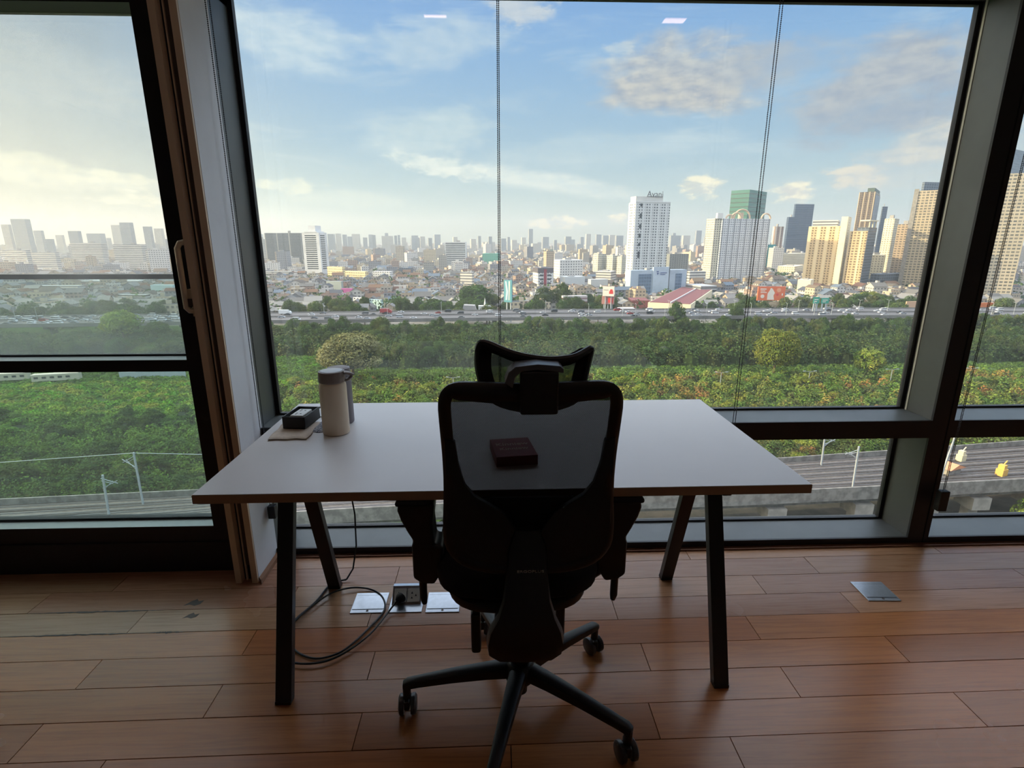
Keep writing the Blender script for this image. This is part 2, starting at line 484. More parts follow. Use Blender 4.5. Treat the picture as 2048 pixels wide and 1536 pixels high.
def floor():
    mb = MB(); cols = []
    P, Y0, SH = 0.1235, 0.1915, math.tan(R(0.45))
    known = {}
    for px, py in [(183, 1343), (430, 1396), (57, 1480), (502, 1280), (279, 1239), (84, 1203), (1622, 1129), (1697, 1202), (1501, 1248), (1791, 1295), (1577, 1358), (1305, 1430), (737, 1350), (708, 1485), (1022, 1500), (1460, 1475), (740, 1235), (795, 1148), (1290, 1310)]:
        p = at(px, py, z=0)
        known.setdefault(math.floor((p.y - Y0 - SH * p.x) / P), []).append(p.x)
    for r in range(-31, 17):
        ks = sorted(known.get(r, [random.uniform(-0.5, 0.5)]))
        js = list(ks)
        x = ks[0]
        while x > -4.6: x -= random.uniform(0.85, 1.15); js.append(x)
        for a, b in zip(ks, ks[1:]):
            n = int(round((b - a) / 1.0))
            js += [a + (b - a) * i / n for i in range(1, n)]
        x = ks[-1]
        while x < 4.8: x += random.uniform(0.85, 1.15); js.append(x)
        js.sort()
        for a, b in zip(js, js[1:]):
            a = max(a, -4.3); b = min(b, 4.6)
            if b - a < 0.01: continue
            g = 0.0013
            y0 = Y0 + r * P + g; y1 = Y0 + (r + 1) * P - g
            q = [(a + g, y0 + SH * a), (b - g, y0 + SH * b), (b - g, y1 + SH * b), (a + g, y1 + SH * a)]
            q = [(u, min(max(v, -3.4), 2.14)) for u, v in q]
            if q[2][1] - q[1][1] < 0.002: continue
            dz = random.uniform(-0.0004, 0.0003)
            bb = len(mb.v)
            mb.v += [(u, v, dz) for u, v in q] + [(u, v, -0.010) for u, v in q]
            for f in ((0, 1, 2, 3), (4, 5, 1, 0), (5, 6, 2, 1), (6, 7, 3, 2), (7, 4, 0, 3)):
                mb.face([bb + i for i in f])
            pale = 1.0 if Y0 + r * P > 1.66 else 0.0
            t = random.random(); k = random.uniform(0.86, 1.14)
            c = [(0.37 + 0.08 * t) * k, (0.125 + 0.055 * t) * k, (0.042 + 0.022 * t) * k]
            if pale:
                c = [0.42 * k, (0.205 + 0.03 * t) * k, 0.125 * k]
            cols += [c] * 5
    mb.cur = 1
    mb.box(-4.3, 4.6, -3.4, 2.4, -0.30, -0.008); cols += [(0, 0, 0)] * 6
    o = build(mb, 'floor', [wood_floor(), mat('under_floor', (0.02, 0.012, 0.008), 0.9)], fix=True)
    at_ = o.data.color_attributes.new('col', 'FLOAT_COLOR', 'CORNER')
    data = []
    for p, c in zip(o.data.polygons, cols):
        data += [*c, 1.0] * p.loop_total
    at_.data.foreach_set('color', data)
    structure(o)


floor()


def stains():
    fl = bpy.data.objects['floor']; m = mat('dark_water_stain', (0.05, 0.022, 0.012), 0.5)
    rs = random.Random(3)
    for (xa, ya), (xb, yb_) in (((62, 1225), (330, 1217)), ((0, 1274), (300, 1262)), ((300, 1262), (372, 1259))):
        a, b = at(xa, ya, z=0), at(xb, yb_, z=0); n = 36; up, dn = [], []
        r_ = round((a.y - 0.1915 - math.tan(R(0.45)) * a.x) / 0.1235)
        for i in range(n + 1):
            x = a.x + (b.x - a.x) * i / n; y = 0.1915 + r_ * 0.1235 + math.tan(R(0.45)) * x
            up.append((x, y + rs.uniform(0.0005, 0.0055) * math.sin(math.pi * i / n) + 0.0004)); dn.append((x, y - rs.uniform(0.0005, 0.006) * math.sin(math.pi * i / n) - 0.0004))
        mb = MB(); mb.prism(up + dn[::-1], 0.0001, 0.0006, 'z'); build(mb, 'water_stain', m, fl)
    for px, py, s in ((386, 1207, 1.0), (380, 1233, .8)):
        c = at(px, py, z=0); mb = MB(); mb.prism([(c.x + s * x, c.y + s * y) for x, y in ((-.03, -.012), (-.01, -.006), (.012, -.014), (.03, -.004), (.034, .018), (.016, .012), (.004, .026), (-.012, .014), (-.018, .004))], 0.0001, 0.0006, 'z')
        build(mb, 'water_stain', m, fl)


stains()


def simple(name, boxes, mats, kind='structure', parent=None, bevel=0.0):
    mb = MB()
    for b in boxes:
        mb.cur = b[6] if len(b) > 6 else 0
        mb.box(*b[:6])
    o = build(mb, name, mats, parent, bevel=bevel)
    if kind: o['kind'] = kind
    return o


CZ = 2.7
simple('ceiling', [(-4.4, 4.7, -3.5, 2.4, CZ, CZ + 0.15)], M_ceil)
simple('wall_back', [(-4.4, 4.7, -3.55, -3.4, 0, CZ)], M_wall)
simple('wall_right', [(4.6, 4.75, -3.4, 2.33, 0, CZ)], M_wall)
simple('wall_left', [(-4.45, -4.3, -3.4, 2.33, 0, CZ)], M_wall)
simple('wall_front', [(-0.985, 4.6, 2.16, 2.36, 2.34, CZ), (-4.3, -3.0, 2.05, 2.36, 0, CZ), (-3.0, -0.985, 2.06, 2.36, 2.2, CZ), (4.2, 4.6, 2.15, 2.36, 0, 2.34)], M_wall)

GY = 2.33          # glass plane of the windows
# bay in front of the desk: frame with deep charcoal reveals, front edges painted black for their shade
wf = simple('window_1', [
    (-1.06, -0.985, 2.152, 2.36, 0, 2.34), (1.905, 2.0, 2.152, 2.36, 0, 2.34),        # left post, right mullion
    (-0.985, 1.905, 2.152, 2.36, 0.0, 0.033), (-0.985, 1.905, 2.152, 2.36, 0.525, 0.603), (-0.985, 1.905, 2.152, 2.36, 2.256, 2.34),
    (-1.06, -0.984, 2.142, 2.153, 0, 2.34, 1), (1.904, 1.974, 2.142, 2.153, 0, 2.34, 1), (1.980, 2.001, 2.142, 2.153, 0, 2.34, 1),
    (-0.985, 1.905, 2.142, 2.153, 0, 0.034, 1), (-0.985, 1.905, 2.142, 2.153, 0.524, 0.604, 1), (-0.985, 1.905, 2.142, 2.153, 2.255, 2.34, 1)],
    [M_frame, M_front])
gk = []
for z0, z1 in ((0.033, 0.525), (0.603, 2.256)):
    gk += [(-0.985, -0.967, GY - 0.012, GY + 0.012, z0, z1), (1.888, 1.905, GY - 0.012, GY + 0.012, z0, z1),
           (-0.967, 1.888, GY - 0.012, GY + 0.012, z0, z0 + 0.009), (-0.967, 1.888, GY - 0.012, GY + 0.012, z1 - 0.012, z1)]
simple('gasket', gk, M_black, None, wf)
for z0, z1 in ((0.040, 0.515), (0.61, 2.248)):
    simple('pane', [(-0.97, 1.89, GY - 0.003, GY + 0.003, z0, z1)], M_glass, None, wf)
# paints the sliver of low sun as a thin pale bead along the right jamb
simple('sun_strip', [(1.9025, 1.9055, GY - 0.034, GY - 0.024, 0.6035, 2.256)], mat('sun_strip_pale', (0.7, 0.68, 0.62), 0.6), None, wf)

w2 = simple('window_2', [
    (4.1, 4.2, 2.152, 2.36, 0, 2.34), (2.0, 4.1, 2.152, 2.36, 0.0, 0.033), (2.0, 4.1, 2.152, 2.36, 0.525, 0.603), (2.0, 4.1, 2.152, 2.36, 2.256, 2.34),
    (2.0, 4.1, 2.142, 2.153, 0, 0.034, 1), (2.0, 4.1, 2.142, 2.153, 0.524, 0.604, 1), (2.0, 4.1, 2.142, 2.153, 2.255, 2.34, 1), (4.1, 4.2, 2.142, 2.153, 0, 2.34, 1)],
    [M_frame, M_front])
gk = []
for z0, z1 in ((0.033, 0.525), (0.603, 2.256)):
    gk += [(2.0, 2.017, GY - 0.012, GY + 0.012, z0, z1), (4.083, 4.1, GY - 0.012, GY + 0.012, z0, z1),
           (2.017, 4.083, GY - 0.012, GY + 0.012, z0, z0 + 0.009), (2.017, 4.083, GY - 0.012, GY + 0.012, z1 - 0.012, z1)]
    simple('pane', [(2.01, 4.09, GY - 0.003, GY + 0.003, z0 + .005, z1 - .005)], M_glass, None, w2)
simple('gasket', gk, M_black, None, w2)

# white partition end between the door and the window, with its tan metal edges
simple('wall_middle', [(-1.004, -0.980, 1.955, 2.152, 0.0, CZ), (-1.052, -1.020, 1.99, 2.06, 0.0, CZ)], M_white)
simple('trim_1', [(-1.005, -0.981, 1.945, 1.956, 0.0, CZ)], M_tan)
simple('trim_2', [(-1.071, -1.047, 1.945, 2.04, 0.0, CZ)], M_tan)
simple('trim_3', [(-1.047, -1.005, 1.975, 1.995, 0.0, CZ, 0), (-1.036, -1.032, 1.965, 1.976, 0.0, CZ, 1), (-1.030, -1.010, 1.968, 1.976, 0.07, CZ, 2)],
       [M_black, M_tan, M_brown])
mb = MB(); mb.prism([(-0.980, 1.957), (-0.962, 1.935), (-0.962, 2.142), (-0.980, 2.142)], 0.0, 0.018, 'z')
structure(build(mb, 'baseboard_middle', mat('teak_skirting', (0.30, 0.15, 0.08), 0.4)))
simple('trim_4', [(-0.96, 4.2, 2.118, 2.143, 0.0, 0.006)], mat('teak_edge_strip', (0.20, 0.09, 0.05), 0.4))

# balcony door: black frame, mid rail, deep bottom rail
d1 = simple('door_1', [
    (-1.182, -1.071, 2.045, 2.16, 0.0, 2.2), (-2.98, -2.87, 2.045, 2.16, 0.0, 2.2), (-2.87, -1.182, 2.045, 2.16, 2.112, 2.2),
    (-2.87, -1.182, 2.045, 2.16, 0.0, 0.207), (-2.98, -1.071, 2.038, 2.046, 0.0, 0.137)], M_front)
mr = simple('rail', [(-2.87, -1.182, 2.050, 2.165, 0.872, 0.9165)], M_front, None, d1)
simple('sheen_strip', [(-2.87, -1.182, 2.050, 2.128, 0.9165, 0.918), (-2.87, -1.182, 2.046, 2.112, 0.207, 0.2085)], mat('ledge_sheen', (0.42, 0.45, 0.44), 0.35, 0.2), None, d1)  # pale sheets on the rail tops paint in the light they reflect
simple('gasket', [(-2.87, -1.182, 2.106, 2.128, 0.207, 0.219), (-2.87, -1.182, 2.126, 2.146, 0.9165, 0.925), (-1.190, -1.182, 2.10, 2.14, 0.207, 2.112)], M_black, None, d1)
simple('pane', [(-2.87, -1.184, 2.134, 2.139, 0.925, 2.112)], M_glass_d, None, d1)
simple('pane', [(-2.87, -1.184, 2.116, 2.121, 0.214, 0.872)], M_glass, None, d1)
# lever handle standing on the stile
mb = MB()
mb.tube([(-1.068, 1.99, 1.352), (-1.080, 1.972, 1.357), (-1.096, 1.965, 1.352), (-1.105, 1.962, 1.335), (-1.105, 1.962, 1.25), (-1.105, 1.962, 1.16), (-1.105, 1.962, 1.128),
         (-1.098, 1.968, 1.117), (-1.082, 1.975, 1.116)], 0.012, 10, flat=(0.85, 1.0))
mb.box(-1.098, -1.071, 1.962, 2.045, 1.150, 1.193); mb.box(-1.092, -1.071, 1.975, 2.045, 1.095, 1.13)
h = build(mb, 'handle', M_grip, d1, smooth=True)
simple('lock', [(-1.094, -1.076, 1.956, 1.966, 1.132, 1.160)], M_brown, None, h)

# glass guard outside the door
mb = MB(); mb.box(-3.2, -1.02, 2.285, 2.325, 1.208, 1.228)
gr = build(mb, 'guard_rail', mat('dark_bronze', (0.035, 0.03, 0.028), 0.3, 0.6))
tag(gr, 'thin dark metal handrail on a glass guard outside the balcony door', 'railing')
simple('glass_panel', [(-3.2, -1.02, 2.300, 2.308, -0.1, 1.21)], M_guardglass, None, gr)
simple('clamp', [(-3.21, -3.19, 2.28, 2.33, -0.15, 1.22)], M_front, None, gr)
simple('trim_5', [(-4.3, 4.7, 2.14, 2.36, -0.32, -0.001)], M_front)

# ceiling lights (seen mirrored in the window glass)
M_lamp = mat('lamp_diffuser', (0.9, 0.8, 0.7), 0.5, emit=((1.0, 0.62, 0.52), 6.5))
M_lampf = mat('lamp_rim', (0.6, 0.6, 0.6), 0.5)


def ceiling_light(x, y, lab):
    t = link('ceiling_light', None, None, (x, y, CZ))
    tag(t, lab, 'ceiling light', 'square recessed ceiling lights')
    mb = MB()
    for a in ((-.08, -.068, -.13, .13), (.068, .08, -.13, .13), (-.068, .068, -.13, -.118), (-.068, .068, .118, .13)):
        mb.box(a[0], a[1], a[2], a[3], -0.004, 0.0)
    build(mb, 'rim', M_lampf, t)
    mb = MB(); mb.box(-.068, .068, -.118, .118, -0.0035, -0.0005); build(mb, 'diffuser', M_lamp, t)


ceiling_light(-0.348, 0.98, 'small square ceiling light whose pink reflection is left of the middle blind chain')
ceiling_light(1.146, 0.94, 'small square ceiling light whose pink reflection is nearer the right mullion')

# ------------------------------------------------------------------ blind chains
M_bead = mat('black_beads', (0.010, 0.010, 0.012), 0.35)


def chain(lab, x, y, z0, z1, dx, dy, weight=True, lean=0.0, wl=0.052):
    t = link('blind_chain', None, None, (x, y, z0))
    tag(t, lab, 'blind chain', 'beaded black blind chains')
    L = z1 - z0
    for s in (-1, 1):
        mb = MB(); n = int(L / 0.0062)
        for i in range(n):
            z = 0.012 + i * 0.0062
            mb.ball((s * dx / 2 + lean * z, s * dy / 2, z), 0.0024, 6, 4)
        mb.tube([(s * dx / 2, s * dy / 2, 0.0), (s * dx / 2 + lean * L, s * dy / 2, L)], 0.0008, 4)
        build(mb, 'bead_strand', M_bead, t, smooth=True, fix=False)
    if weight:
        mb = MB(); mb.box(-0.012 - dx / 2, 0.012 + dx / 2, -0.009 - dy / 2, 0.009 + dy / 2, -wl, 0.006); build(mb, 'chain_weight', M_front, t, bevel=0.004)
    else:
        mb = MB(); mb.tube([(-dx / 2, -dy / 2, 0.012), (-dx / 4, -dy / 4, -0.002), (dx / 4, dy / 4, -0.002), (dx / 2, dy / 2, 0.012)], 0.002, 6); build(mb, 'chain_joiner', M_front, t)
    return t


chain('black beaded blind chain against the white partition, square weight at its end', -0.958, 2.105, 0.262, 2.68, 0.008, 0.014)
chain('black beaded blind chain hanging in the middle of the window behind the chair', 0.021, 2.10, 0.30, 2.68, 0.006, 0.018)
chain('black beaded blind chain hanging past the right end of the desk', 1.006, 2.10, 0.34, 2.68, 0.016, 0.012)
chain('black beaded blind chain right of the mullion with a long weight', 1.985, 2.10, 0.285, 2.68, 0.018, 0.012, lean=0.012, wl=0.090)

# ------------------------------------------------------------------ desk
DX, DY, DR = 0.031, 1.652, R(0.30)
desk = link('desk', None, None, (DX, DY, 0), DR)
tag(desk, 'white topped office desk with tan edging and splayed black legs by the window', 'desk')
M_top = mat('white_laminate', (0.70, 0.685, 0.69), 0.36, 0.0, 0.5, var=0.03, vscale=2)
M_edge = mat('tan_edge_band', (0.36, 0.225, 0.145), 0.5)
mb = MB()
mb.box(-0.8015, 0.8015, -0.3925, 0.3925, 0.715, 0.7385); mb.cur = 1
mb.box(-0.8005, 0.8005, -0.3915, 0.3915, 0.7385, 0.740)
build(mb, 'tabletop', [M_edge, M_top], desk)
for (x, y, s) in ((-0.683, -0.299, 1), (-0.686, 0.262, -1), (0.672, -0.288, 1), (0.676, 0.268, -1)):
    mb = MB()
    mb.bar((x, y, 0.0), (x, y + s * 0.235, 0.712), 0.048, 0.030, up=(0, 1, 0))
    # cut the foot level with a flat shoe
    mb.box(x - 0.024, x + 0.024, y - 0.016, y + 0.016, 0.0, 0.012)
    build(mb, 'leg', M_leg, desk, bevel=0.002)
for x in (-0.684, 0.674):
    mb = MB(); mb.box(x - 0.024, x + 0.024, -0.31, 0.30, 0.690, 0.7149); build(mb, 'cross_beam', M_leg, desk)
mb = MB()
mb.box(-0.69, 0.68, 0.03, 0.055, 0.668, 0.7149); build(mb, 'long_beam', M_leg, desk)
for x in (-0.64, 0.60):
    mb = MB(); mb.box(x - 0.012, x + 0.012, -0.365, -0.35, 0.706, 0.7149); build(mb, 'screw_bracket', M_leg, desk)


def on_desk(px, py, z=0.74):
    return at(px, py, z=z)


# cream bottle
def bottle(name, lab, x, y, r, h, body, lid, cup, rz=0.0):
    t = link(name, None, None, (x, y, 0.7405), rz); tag(t, lab, 'bottle', 'insulated bottles on the desk')
    mb = MB(); k = h - 0.036
    mb.lathe([(r * 0.93, 0), (r * 0.985, 0.002), (r, 0.006), (r, k - 0.018), (r * 0.99, k - 0.010), (r * 0.93, k - 0.002), (r * 0.90, k)], n=48)
    build(mb, 'bottle_body', body, t, smooth=True)
    mb = MB()
    mb.lathe([(r * 0.90, k), (r * 0.965, k + 0.002), (r * 0.975, k + 0.010), (r * 0.965, h - 0.004), (r * 0.94, h), (r * 0.80, h + 0.0005)], n=48)
    ld = build(mb, 'lid', lid, t, smooth=True)
    mb = MB(); mb.lathe([(r * 0.78, h), (r * 0.80, h + 0.0015), (r * 0.74, h + 0.0022)], n=40); build(mb, 'lid_disc', cup, ld, smooth=True)
    mb = MB()
    mb.tube([(r * 0.86, -0.014, h - 0.004), (r * 1.20, -0.012, h - 0.007), (r * 1.42, 0.0, h - 0.016), (r * 1.42, 0.0, h - 0.022), (r * 1.18, 0.0, h - 0.031), (r * 0.90, 0.0, h - 0.033)], 0.0065, 10, flat=(0.9, 1.7, (0, 0, 1)))
    build(mb, 'carry_loop', lid, ld, smooth=True)
    return t


M_cream = mat('cream_powder_coat', (0.76, 0.62, 0.46), 0.42, var=0.04, vscale=900)
M_taupe = mat('taupe_lid', (0.22, 0.17, 0.15), 0.4)
M_liddisc = mat('grey_lid_disc', (0.50, 0.50, 0.52), 0.3)
M_greyb = mat('lilac_grey_coat', (0.20, 0.18, 0.20), 0.4)
bottle('drinking_bottle', 'cream insulated drinking bottle with a taupe loop lid, in front of the grey one', -0.531, 1.705, 0.0435, 0.212, M_cream, M_taupe, M_liddisc, R(14))
bottle('drinking_bottle', 'lilac grey insulated drinking bottle half hidden behind the cream one', -0.540, 1.815, 0.040, 0.197, M_greyb, M_greyb, M_taupe, R(100))

# box with two sockets on a folded cloth
M_boxb = mat('matt_black_box', (0.012, 0.012, 0.014), 0.45)
pb = link('power_box', None, None, (-0.668, 1.775, 0.7505), R(-6)); tag(pb, 'small black open box holding a white double socket, on the folded cloth', 'power outlet box')
mb = MB(); w, d, hh = 0.039, 0.060, 0.042
mb.box(-w, w, -d, d, 0, 0.004); mb.box(-w, -w + .004, -d, d, 0, hh); mb.box(w - .004, w, -d, d, 0, hh); mb.box(-w, w, -d, -d + .004, 0, hh); mb.box(-w, w, d - .004, d, 0, hh)
build(mb, 'case', M_boxb, pb, bevel=0.0015)
mb = MB(); mb.box(-0.022, 0.022, -0.038, 0.038, 0.004, 0.040); so = build(mb, 'socket_plate', mat('white_plate', (0.72, 0.72, 0.70), 0.35), pb, bevel=0.003)
for yy in (-0.018, 0.018):
    mb = MB()
    for a, b in ((-0.008, -0.005), (-0.008, 0.005), (0.007, 0.0)):
        mb.box(a - .0028, a + .0028, yy + b - .0018, yy + b + .0018, 0.0402, 0.0408)
    build(mb, 'socket_hole', M_black, so)
# folded beige cloth and the patterned napkin under the box
def cloth_pad(name, lab, cx, cy, rz, hw, hd, zt, m, layers, cat, seed):
    rnd = random.Random(seed)
    mb = MB()
    for L in range(layers):
        n = 22; g0 = len(mb.v); z = L * zt / layers
        jx, jy = rnd.uniform(-.003, .003), rnd.uniform(-.003, .003)
        for j in range(n + 1):
            for i in range(n + 1):
                u, v = i / n * 2 - 1, j / n * 2 - 1
                e = max(abs(u), abs(v))
                zz = z + zt / layers * (1 - max(0, (e - 0.86) / 0.14) ** 2 * 0.8) + 0.0006 * math.sin(u * 9 + L + seed) * math.cos(v * 7 + L)
                mb.v.append((u * hw * (1 + 0.03 * math.sin(v * 5 + L + seed)) + jx, v * hd * (1 + 0.03 * math.cos(u * 6 + L)) + jy, zz))
        for j in range(n):
            for i in range(n):
                a = g0 + j * (n + 1) + i
                mb.face((a, a + 1, a + n + 2, a + n + 1))
        r = [g0 + i for i in range(n + 1)] + [g0 + j * (n + 1) + n for j in range(1, n + 1)] + [g0 + n * (n + 1) + i for i in range(n - 1, -1, -1)] + [g0 + j * (n + 1) for j in range(n - 1, 0, -1)]
        b = len(mb.v)
        mb.v += [(mb.v[k][0], mb.v[k][1], z) for k in r]
        for i in range(len(r)):
            k = (i + 1) % len(r); mb.face((r[i], b + i, b + k, r[k]))
        mb.face([b + i for i in range(len(r))])
    o = build(mb, name, m, None, smooth=True, loc=(cx, cy, 0.7402), rz=rz); tag(o, lab, cat)
    return o


cloth_pad('cloth_pouch', 'folded beige cotton cloth under the black socket box', -0.672, 1.715, R(3), 0.062, 0.080, 0.009, mat('unbleached_cotton', (0.64, 0.55, 0.47), 0.9, var=0.12, vscale=80), 2, 'cloth', 3)


def pattern_mat():
    m = bpy.data.materials.new('printed_napkin'); m.use_nodes = True; g = NT(m.node_tree)
    co = g.n('ShaderNodeTexCoord').outputs['Object']
    w = g.n('ShaderNodeTexVoronoi', {'Vector': co, 'Scale': 95.0}, feature='DISTANCE_TO_EDGE').outputs[0]
    f = g.smooth(w, 0.05, 0.16)
    p = g.n('ShaderNodeBsdfPrincipled', {'Base Color': g.mix(f, (0.12, 0.13, 0.17, 1), (0.42, 0.42, 0.46, 1)), 'Roughness': 0.85})
    o = g.n('ShaderNodeOutputMaterial'); g.put(o.inputs[0], p)
    return m


cloth_pad('patterned_napkin', 'grey patterned napkin between the socket box and the bottles', -0.588, 1.778, R(-4), 0.030, 0.075, 0.005, pattern_mat(), 1, 'napkin', 5)
mb = MB(); mb.box(-0.05, 0.05, -0.055, 0.055, 0, 0.006)
nb = build(mb, 'note_card', mat('white_card', (0.7, 0.72, 0.74), 0.5), None, bevel=0.001, loc=(-0.60, 1.915, 0.7402), rz=R(-8)); tag(nb, 'white card box lying behind the cream bottle near the desk edge', 'card')
# mains lead of the box
mb = MB(); mb.tube([(-0.655, 1.838, 0.775), (-0.650, 1.87, 0.775), (-0.635, 1.94, 0.757), (-0.62, 2.02, 0.750), (-0.61, 2.055, 0.742), (-0.612, 2.066, 0.70), (-0.62, 2.07, 0.60), (-0.615, 2.065, 0.42),
                    (-0.594, 2.05, 0.25), (-0.590, 2.02, 0.12), (-0.60, 1.98, 0.035), (-0.62, 1.945, 0.008)], 0.0035, 8)
fl = [(662, 1168), (632, 1203), (592, 1238), (574, 1265), (585, 1295), (612, 1313), (645, 1316), (690, 1299), (740, 1254), (768, 1221), (766, 1196), (745, 1180), (708, 1175), (668, 1184),
      (636, 1203), (600, 1232), (565, 1270), (560, 1305), (585, 1325), (640, 1325), (690, 1305), (740, 1268), (772, 1230)]
pts = [Vector((-0.62, 1.945, 0.008))]
for i, q in enumerate(fl):
    p = at(q[0], q[1], z=0.006 + (0.007 if 12 <= i <= 22 else 0.0)); pts.append(p)
pl = at(797, 1200, z=0.03)
pts += [Vector((pl.x - 0.02, pl.y - 0.028, 0.02)), Vector((pl.x - 0.006, pl.y - 0.006, 0.03))]


def smooth_path(P, n=6):
    out = []
    for i in range(len(P) - 1):
        p0, p1, p2, p3 = P[max(i - 1, 0)], P[i], P[i + 1], P[min(i + 2, len(P) - 1)]
        for k in range(n):
            t = k / n
            out.append(0.5 * ((2 * p1) + (p2 - p0) * t + (2 * p0 - 5 * p1 + 4 * p2 - p3) * t * t + (3 * p1 - p0 - 3 * p2 + p3) * t ** 3))
    out.append(P[-1]); return out


mb.tube(smooth_path(pts), 0.0035, 8)
cb = build(mb, 'extension_lead', M_cable, None, smooth=True)
tag(cb, 'black power cord looped on the floor, running from the desk top to the floor socket', 'cable')
mb = MB(); mb.tube([(pl.x - 0.004, pl.y - 0.006, 0.030), (pl.x + 0.004, pl.y + 0.004, 0.032), (pl.x + 0.010, pl.y + 0.014, 0.033)], [0.010, 0.019, 0.020], 14)
build(mb, 'plug', M_cable, cb, smooth=True)

# ------------------------------------------------------------------ floor boxes
def floor_plate(lab, x, y, rz=0.0, opened=False):
    t = link('floor_box', None, None, (x, y, 0.0), rz); tag(t, lab, 'floor socket', 'square steel floor socket plates')
    mb = MB(); mb.box(-0.064, 0.064, -0.060, 0.060, 0.0002, 0.004); fr = build(mb, 'frame', M_steel, t, bevel=0.002)
    if not opened:
        mb = MB(); mb.box(-0.060, 0.060, -0.040, 0.042, 0.004, 0.0052); ld = build(mb, 'lid', M_steel, t, bevel=0.0006)
        mb = MB(); mb.cyl((0.0, -0.049, 0.004), (0.0, -0.049, 0.0046), 0.005); build(mb, 'latch', M_brown, ld)
        for gy in (-0.042, 0.0432):
            mb = MB(); mb.box(-0.058, 0.058, gy - .0006, gy + .0006, 0.004, 0.0045); build(mb, 'groove', M_front, t)
    else:
        mb = MB(); mb.prism([(-0.020, 0.004), (0.052, 0.004), (0.052, 0.050), (0.034, 0.052)], -0.056, 0.056, 'x'); hs = build(mb, 'popup_housing', M_steel, t, bevel=0.001)
        M = Matrix.Translation((0, 0.007, 0.028)) @ Matrix.Rotation(R(42), 4, 'X')
        for s in (-1, 1):
            mb = MB(); mb.box(s * 0.026 - 0.023, s * 0.026 + 0.023, -0.026, 0.024, 0.0005, 0.0035, M); ou = build(mb, 'outlet', M_socket, t, bevel=0.001)
            mb = MB()
            for a, b in ((-0.006, 0.009), (-0.006, -0.009), (0.009, 0.0)):
                mb.prism([(s * 0.026 + a - .004, b - .004), (s * 0.026 + a + .004, b - .004), (s * 0.026 + a, b + .004)], 0.0036, 0.0042, 'z', M)
            build(mb, 'outlet_hole', M_black, ou)
    return t


floor_plate('closed steel floor socket plate left of the open one', -0.492, 1.801)
floor_plate('open pop-up steel floor socket with the black plug in it', -0.349, 1.800, 0, True)
floor_plate('closed steel floor socket plate partly hidden behind the chair', -0.207, 1.796)
floor_plate('closed steel floor socket plate alone on the boards right of the desk', 1.518, 1.806, R(-2))

# red gift box on the desk, seen through the mesh back
M_red = mat('red_carton', (0.30, 0.02, 0.025), 0.4)
rb = link('carton', None, None, (0.052, 1.480, 0.7405), R(8)); tag(rb, 'small dark red carton with pale lettering on the desk behind the chair mesh', 'box')
mb = MB(); mb.box(-0.060, 0.060, -0.072, 0.072, 0, 0.030); build(mb, 'carton_body', M_red, rb, bevel=0.0015)
M_print = mat('cream_print', (0.7, 0.6, 0.45), 0.5)
letters('Kinniew', 'lettering', M_print, rb, (0.0, 0.022, 0.0303), (0, 0, 0), 0.030)
letters('Kinniew', 'lettering', M_print, rb, (0.0, -0.014, 0.0303), (0, 0, 0), 0.026)

# ------------------------------------------------------------------ office chair
def weave_mat(name, open_share, col):
    m = bpy.data.materials.new(name); m.use_nodes = True; g = NT(m.node_tree)
    co = g.n('ShaderNodeTexCoord').outputs['Object']
    s = g.n('ShaderNodeSeparateXYZ', {0: co})
    a = g.m('SINE', g.m('MULTIPLY', s.outputs[0], 2 * math.pi / 0.0042)); b = g.m('SINE', g.m('MULTIPLY', s.outputs[2], 2 * math.pi / 0.0042))
    f = g.m('MULTIPLY', open_share, g.m('ADD', 1.0, g.m('MULTIPLY', g.m('MULTIPLY', a, b), 0.35)))
    d = g.n('ShaderNodeBsdfPrincipled', {'Base Color': (*col, 1), 'Roughness': 0.85, 'Specular IOR Level': 0.2})
    t = g.n('ShaderNodeBsdfTransparent', {0: (1, 1, 1, 1)})
    mx = g.n('ShaderNodeMixShader', {0: f, 1: d, 2: t})
    o = g.n('ShaderNodeOutputMaterial'); g.put(o.inputs[0], mx)
    return m


M_mesh = weave_mat('open_weave_mesh', 0.070, (0.008, 0.008, 0.010))
M_mesh2 = weave_mat('open_weave_headrest', 0.13, (0.008, 0.008, 0.010))
M_gloss = mat('grey_satin_plastic', (0.05, 0.053, 0.06), 0.3)

ch = link('office_chair', None, None, (0.068, 1.309, 0), 0.0)
tag(ch, 'black mesh-back swivel office chair with headrest, pushed up to the desk', 'office chair')


def yb(z):
    pts = [(0.56, -0.195), (0.64, -0.172), (0.78, -0.158), (0.90, -0.178), (1.05, -0.209), (1.2, -0.23)]
    for (a, ya), (b, yb_) in zip(pts, pts[1:]):
        if z <= b: return ya + (yb_ - ya) * (z - a) / (b - a)
    return pts[-1][1]


# back frame
half = [(0.0, 1.042, .024), (0.06, 1.045, .024), (0.11, 1.048, .023), (0.155, 1.051, .021), (0.177, 1.047, .015), (0.187, 1.022, .0145), (0.187, 0.97, .0145), (0.185, 0.90, .0145),
        (0.184, 0.83, .0155), (0.185, 0.76, .0175), (0.186, 0.70, .019), (0.180, 0.655, .019), (0.150, 0.622, .018), (0.10, 0.607, .018), (0.05, 0.602, .018), (0.0, 0.602, .018)]
loop = [(0.010 + x, z, r) for x, z, r in half] + [(0.010 - x, z, r) for x, z, r in half[-2:0:-1]]
P = smooth_path([Vector((x, yb(z), z)) for x, z, r in loop + loop[:1]], 3)[:-1]
rr = []
for i in range(len(loop)):
    a, b = loop[i][2], loop[(i + 1) % len(loop)][2]
    rr += [a, a + (b - a) / 3, a + (b - a) * 2 / 3]
mb = MB(); mb.tube(P, rr, 10, closed=True, flat=(0.75, 1.0, (0, 1, 0)))
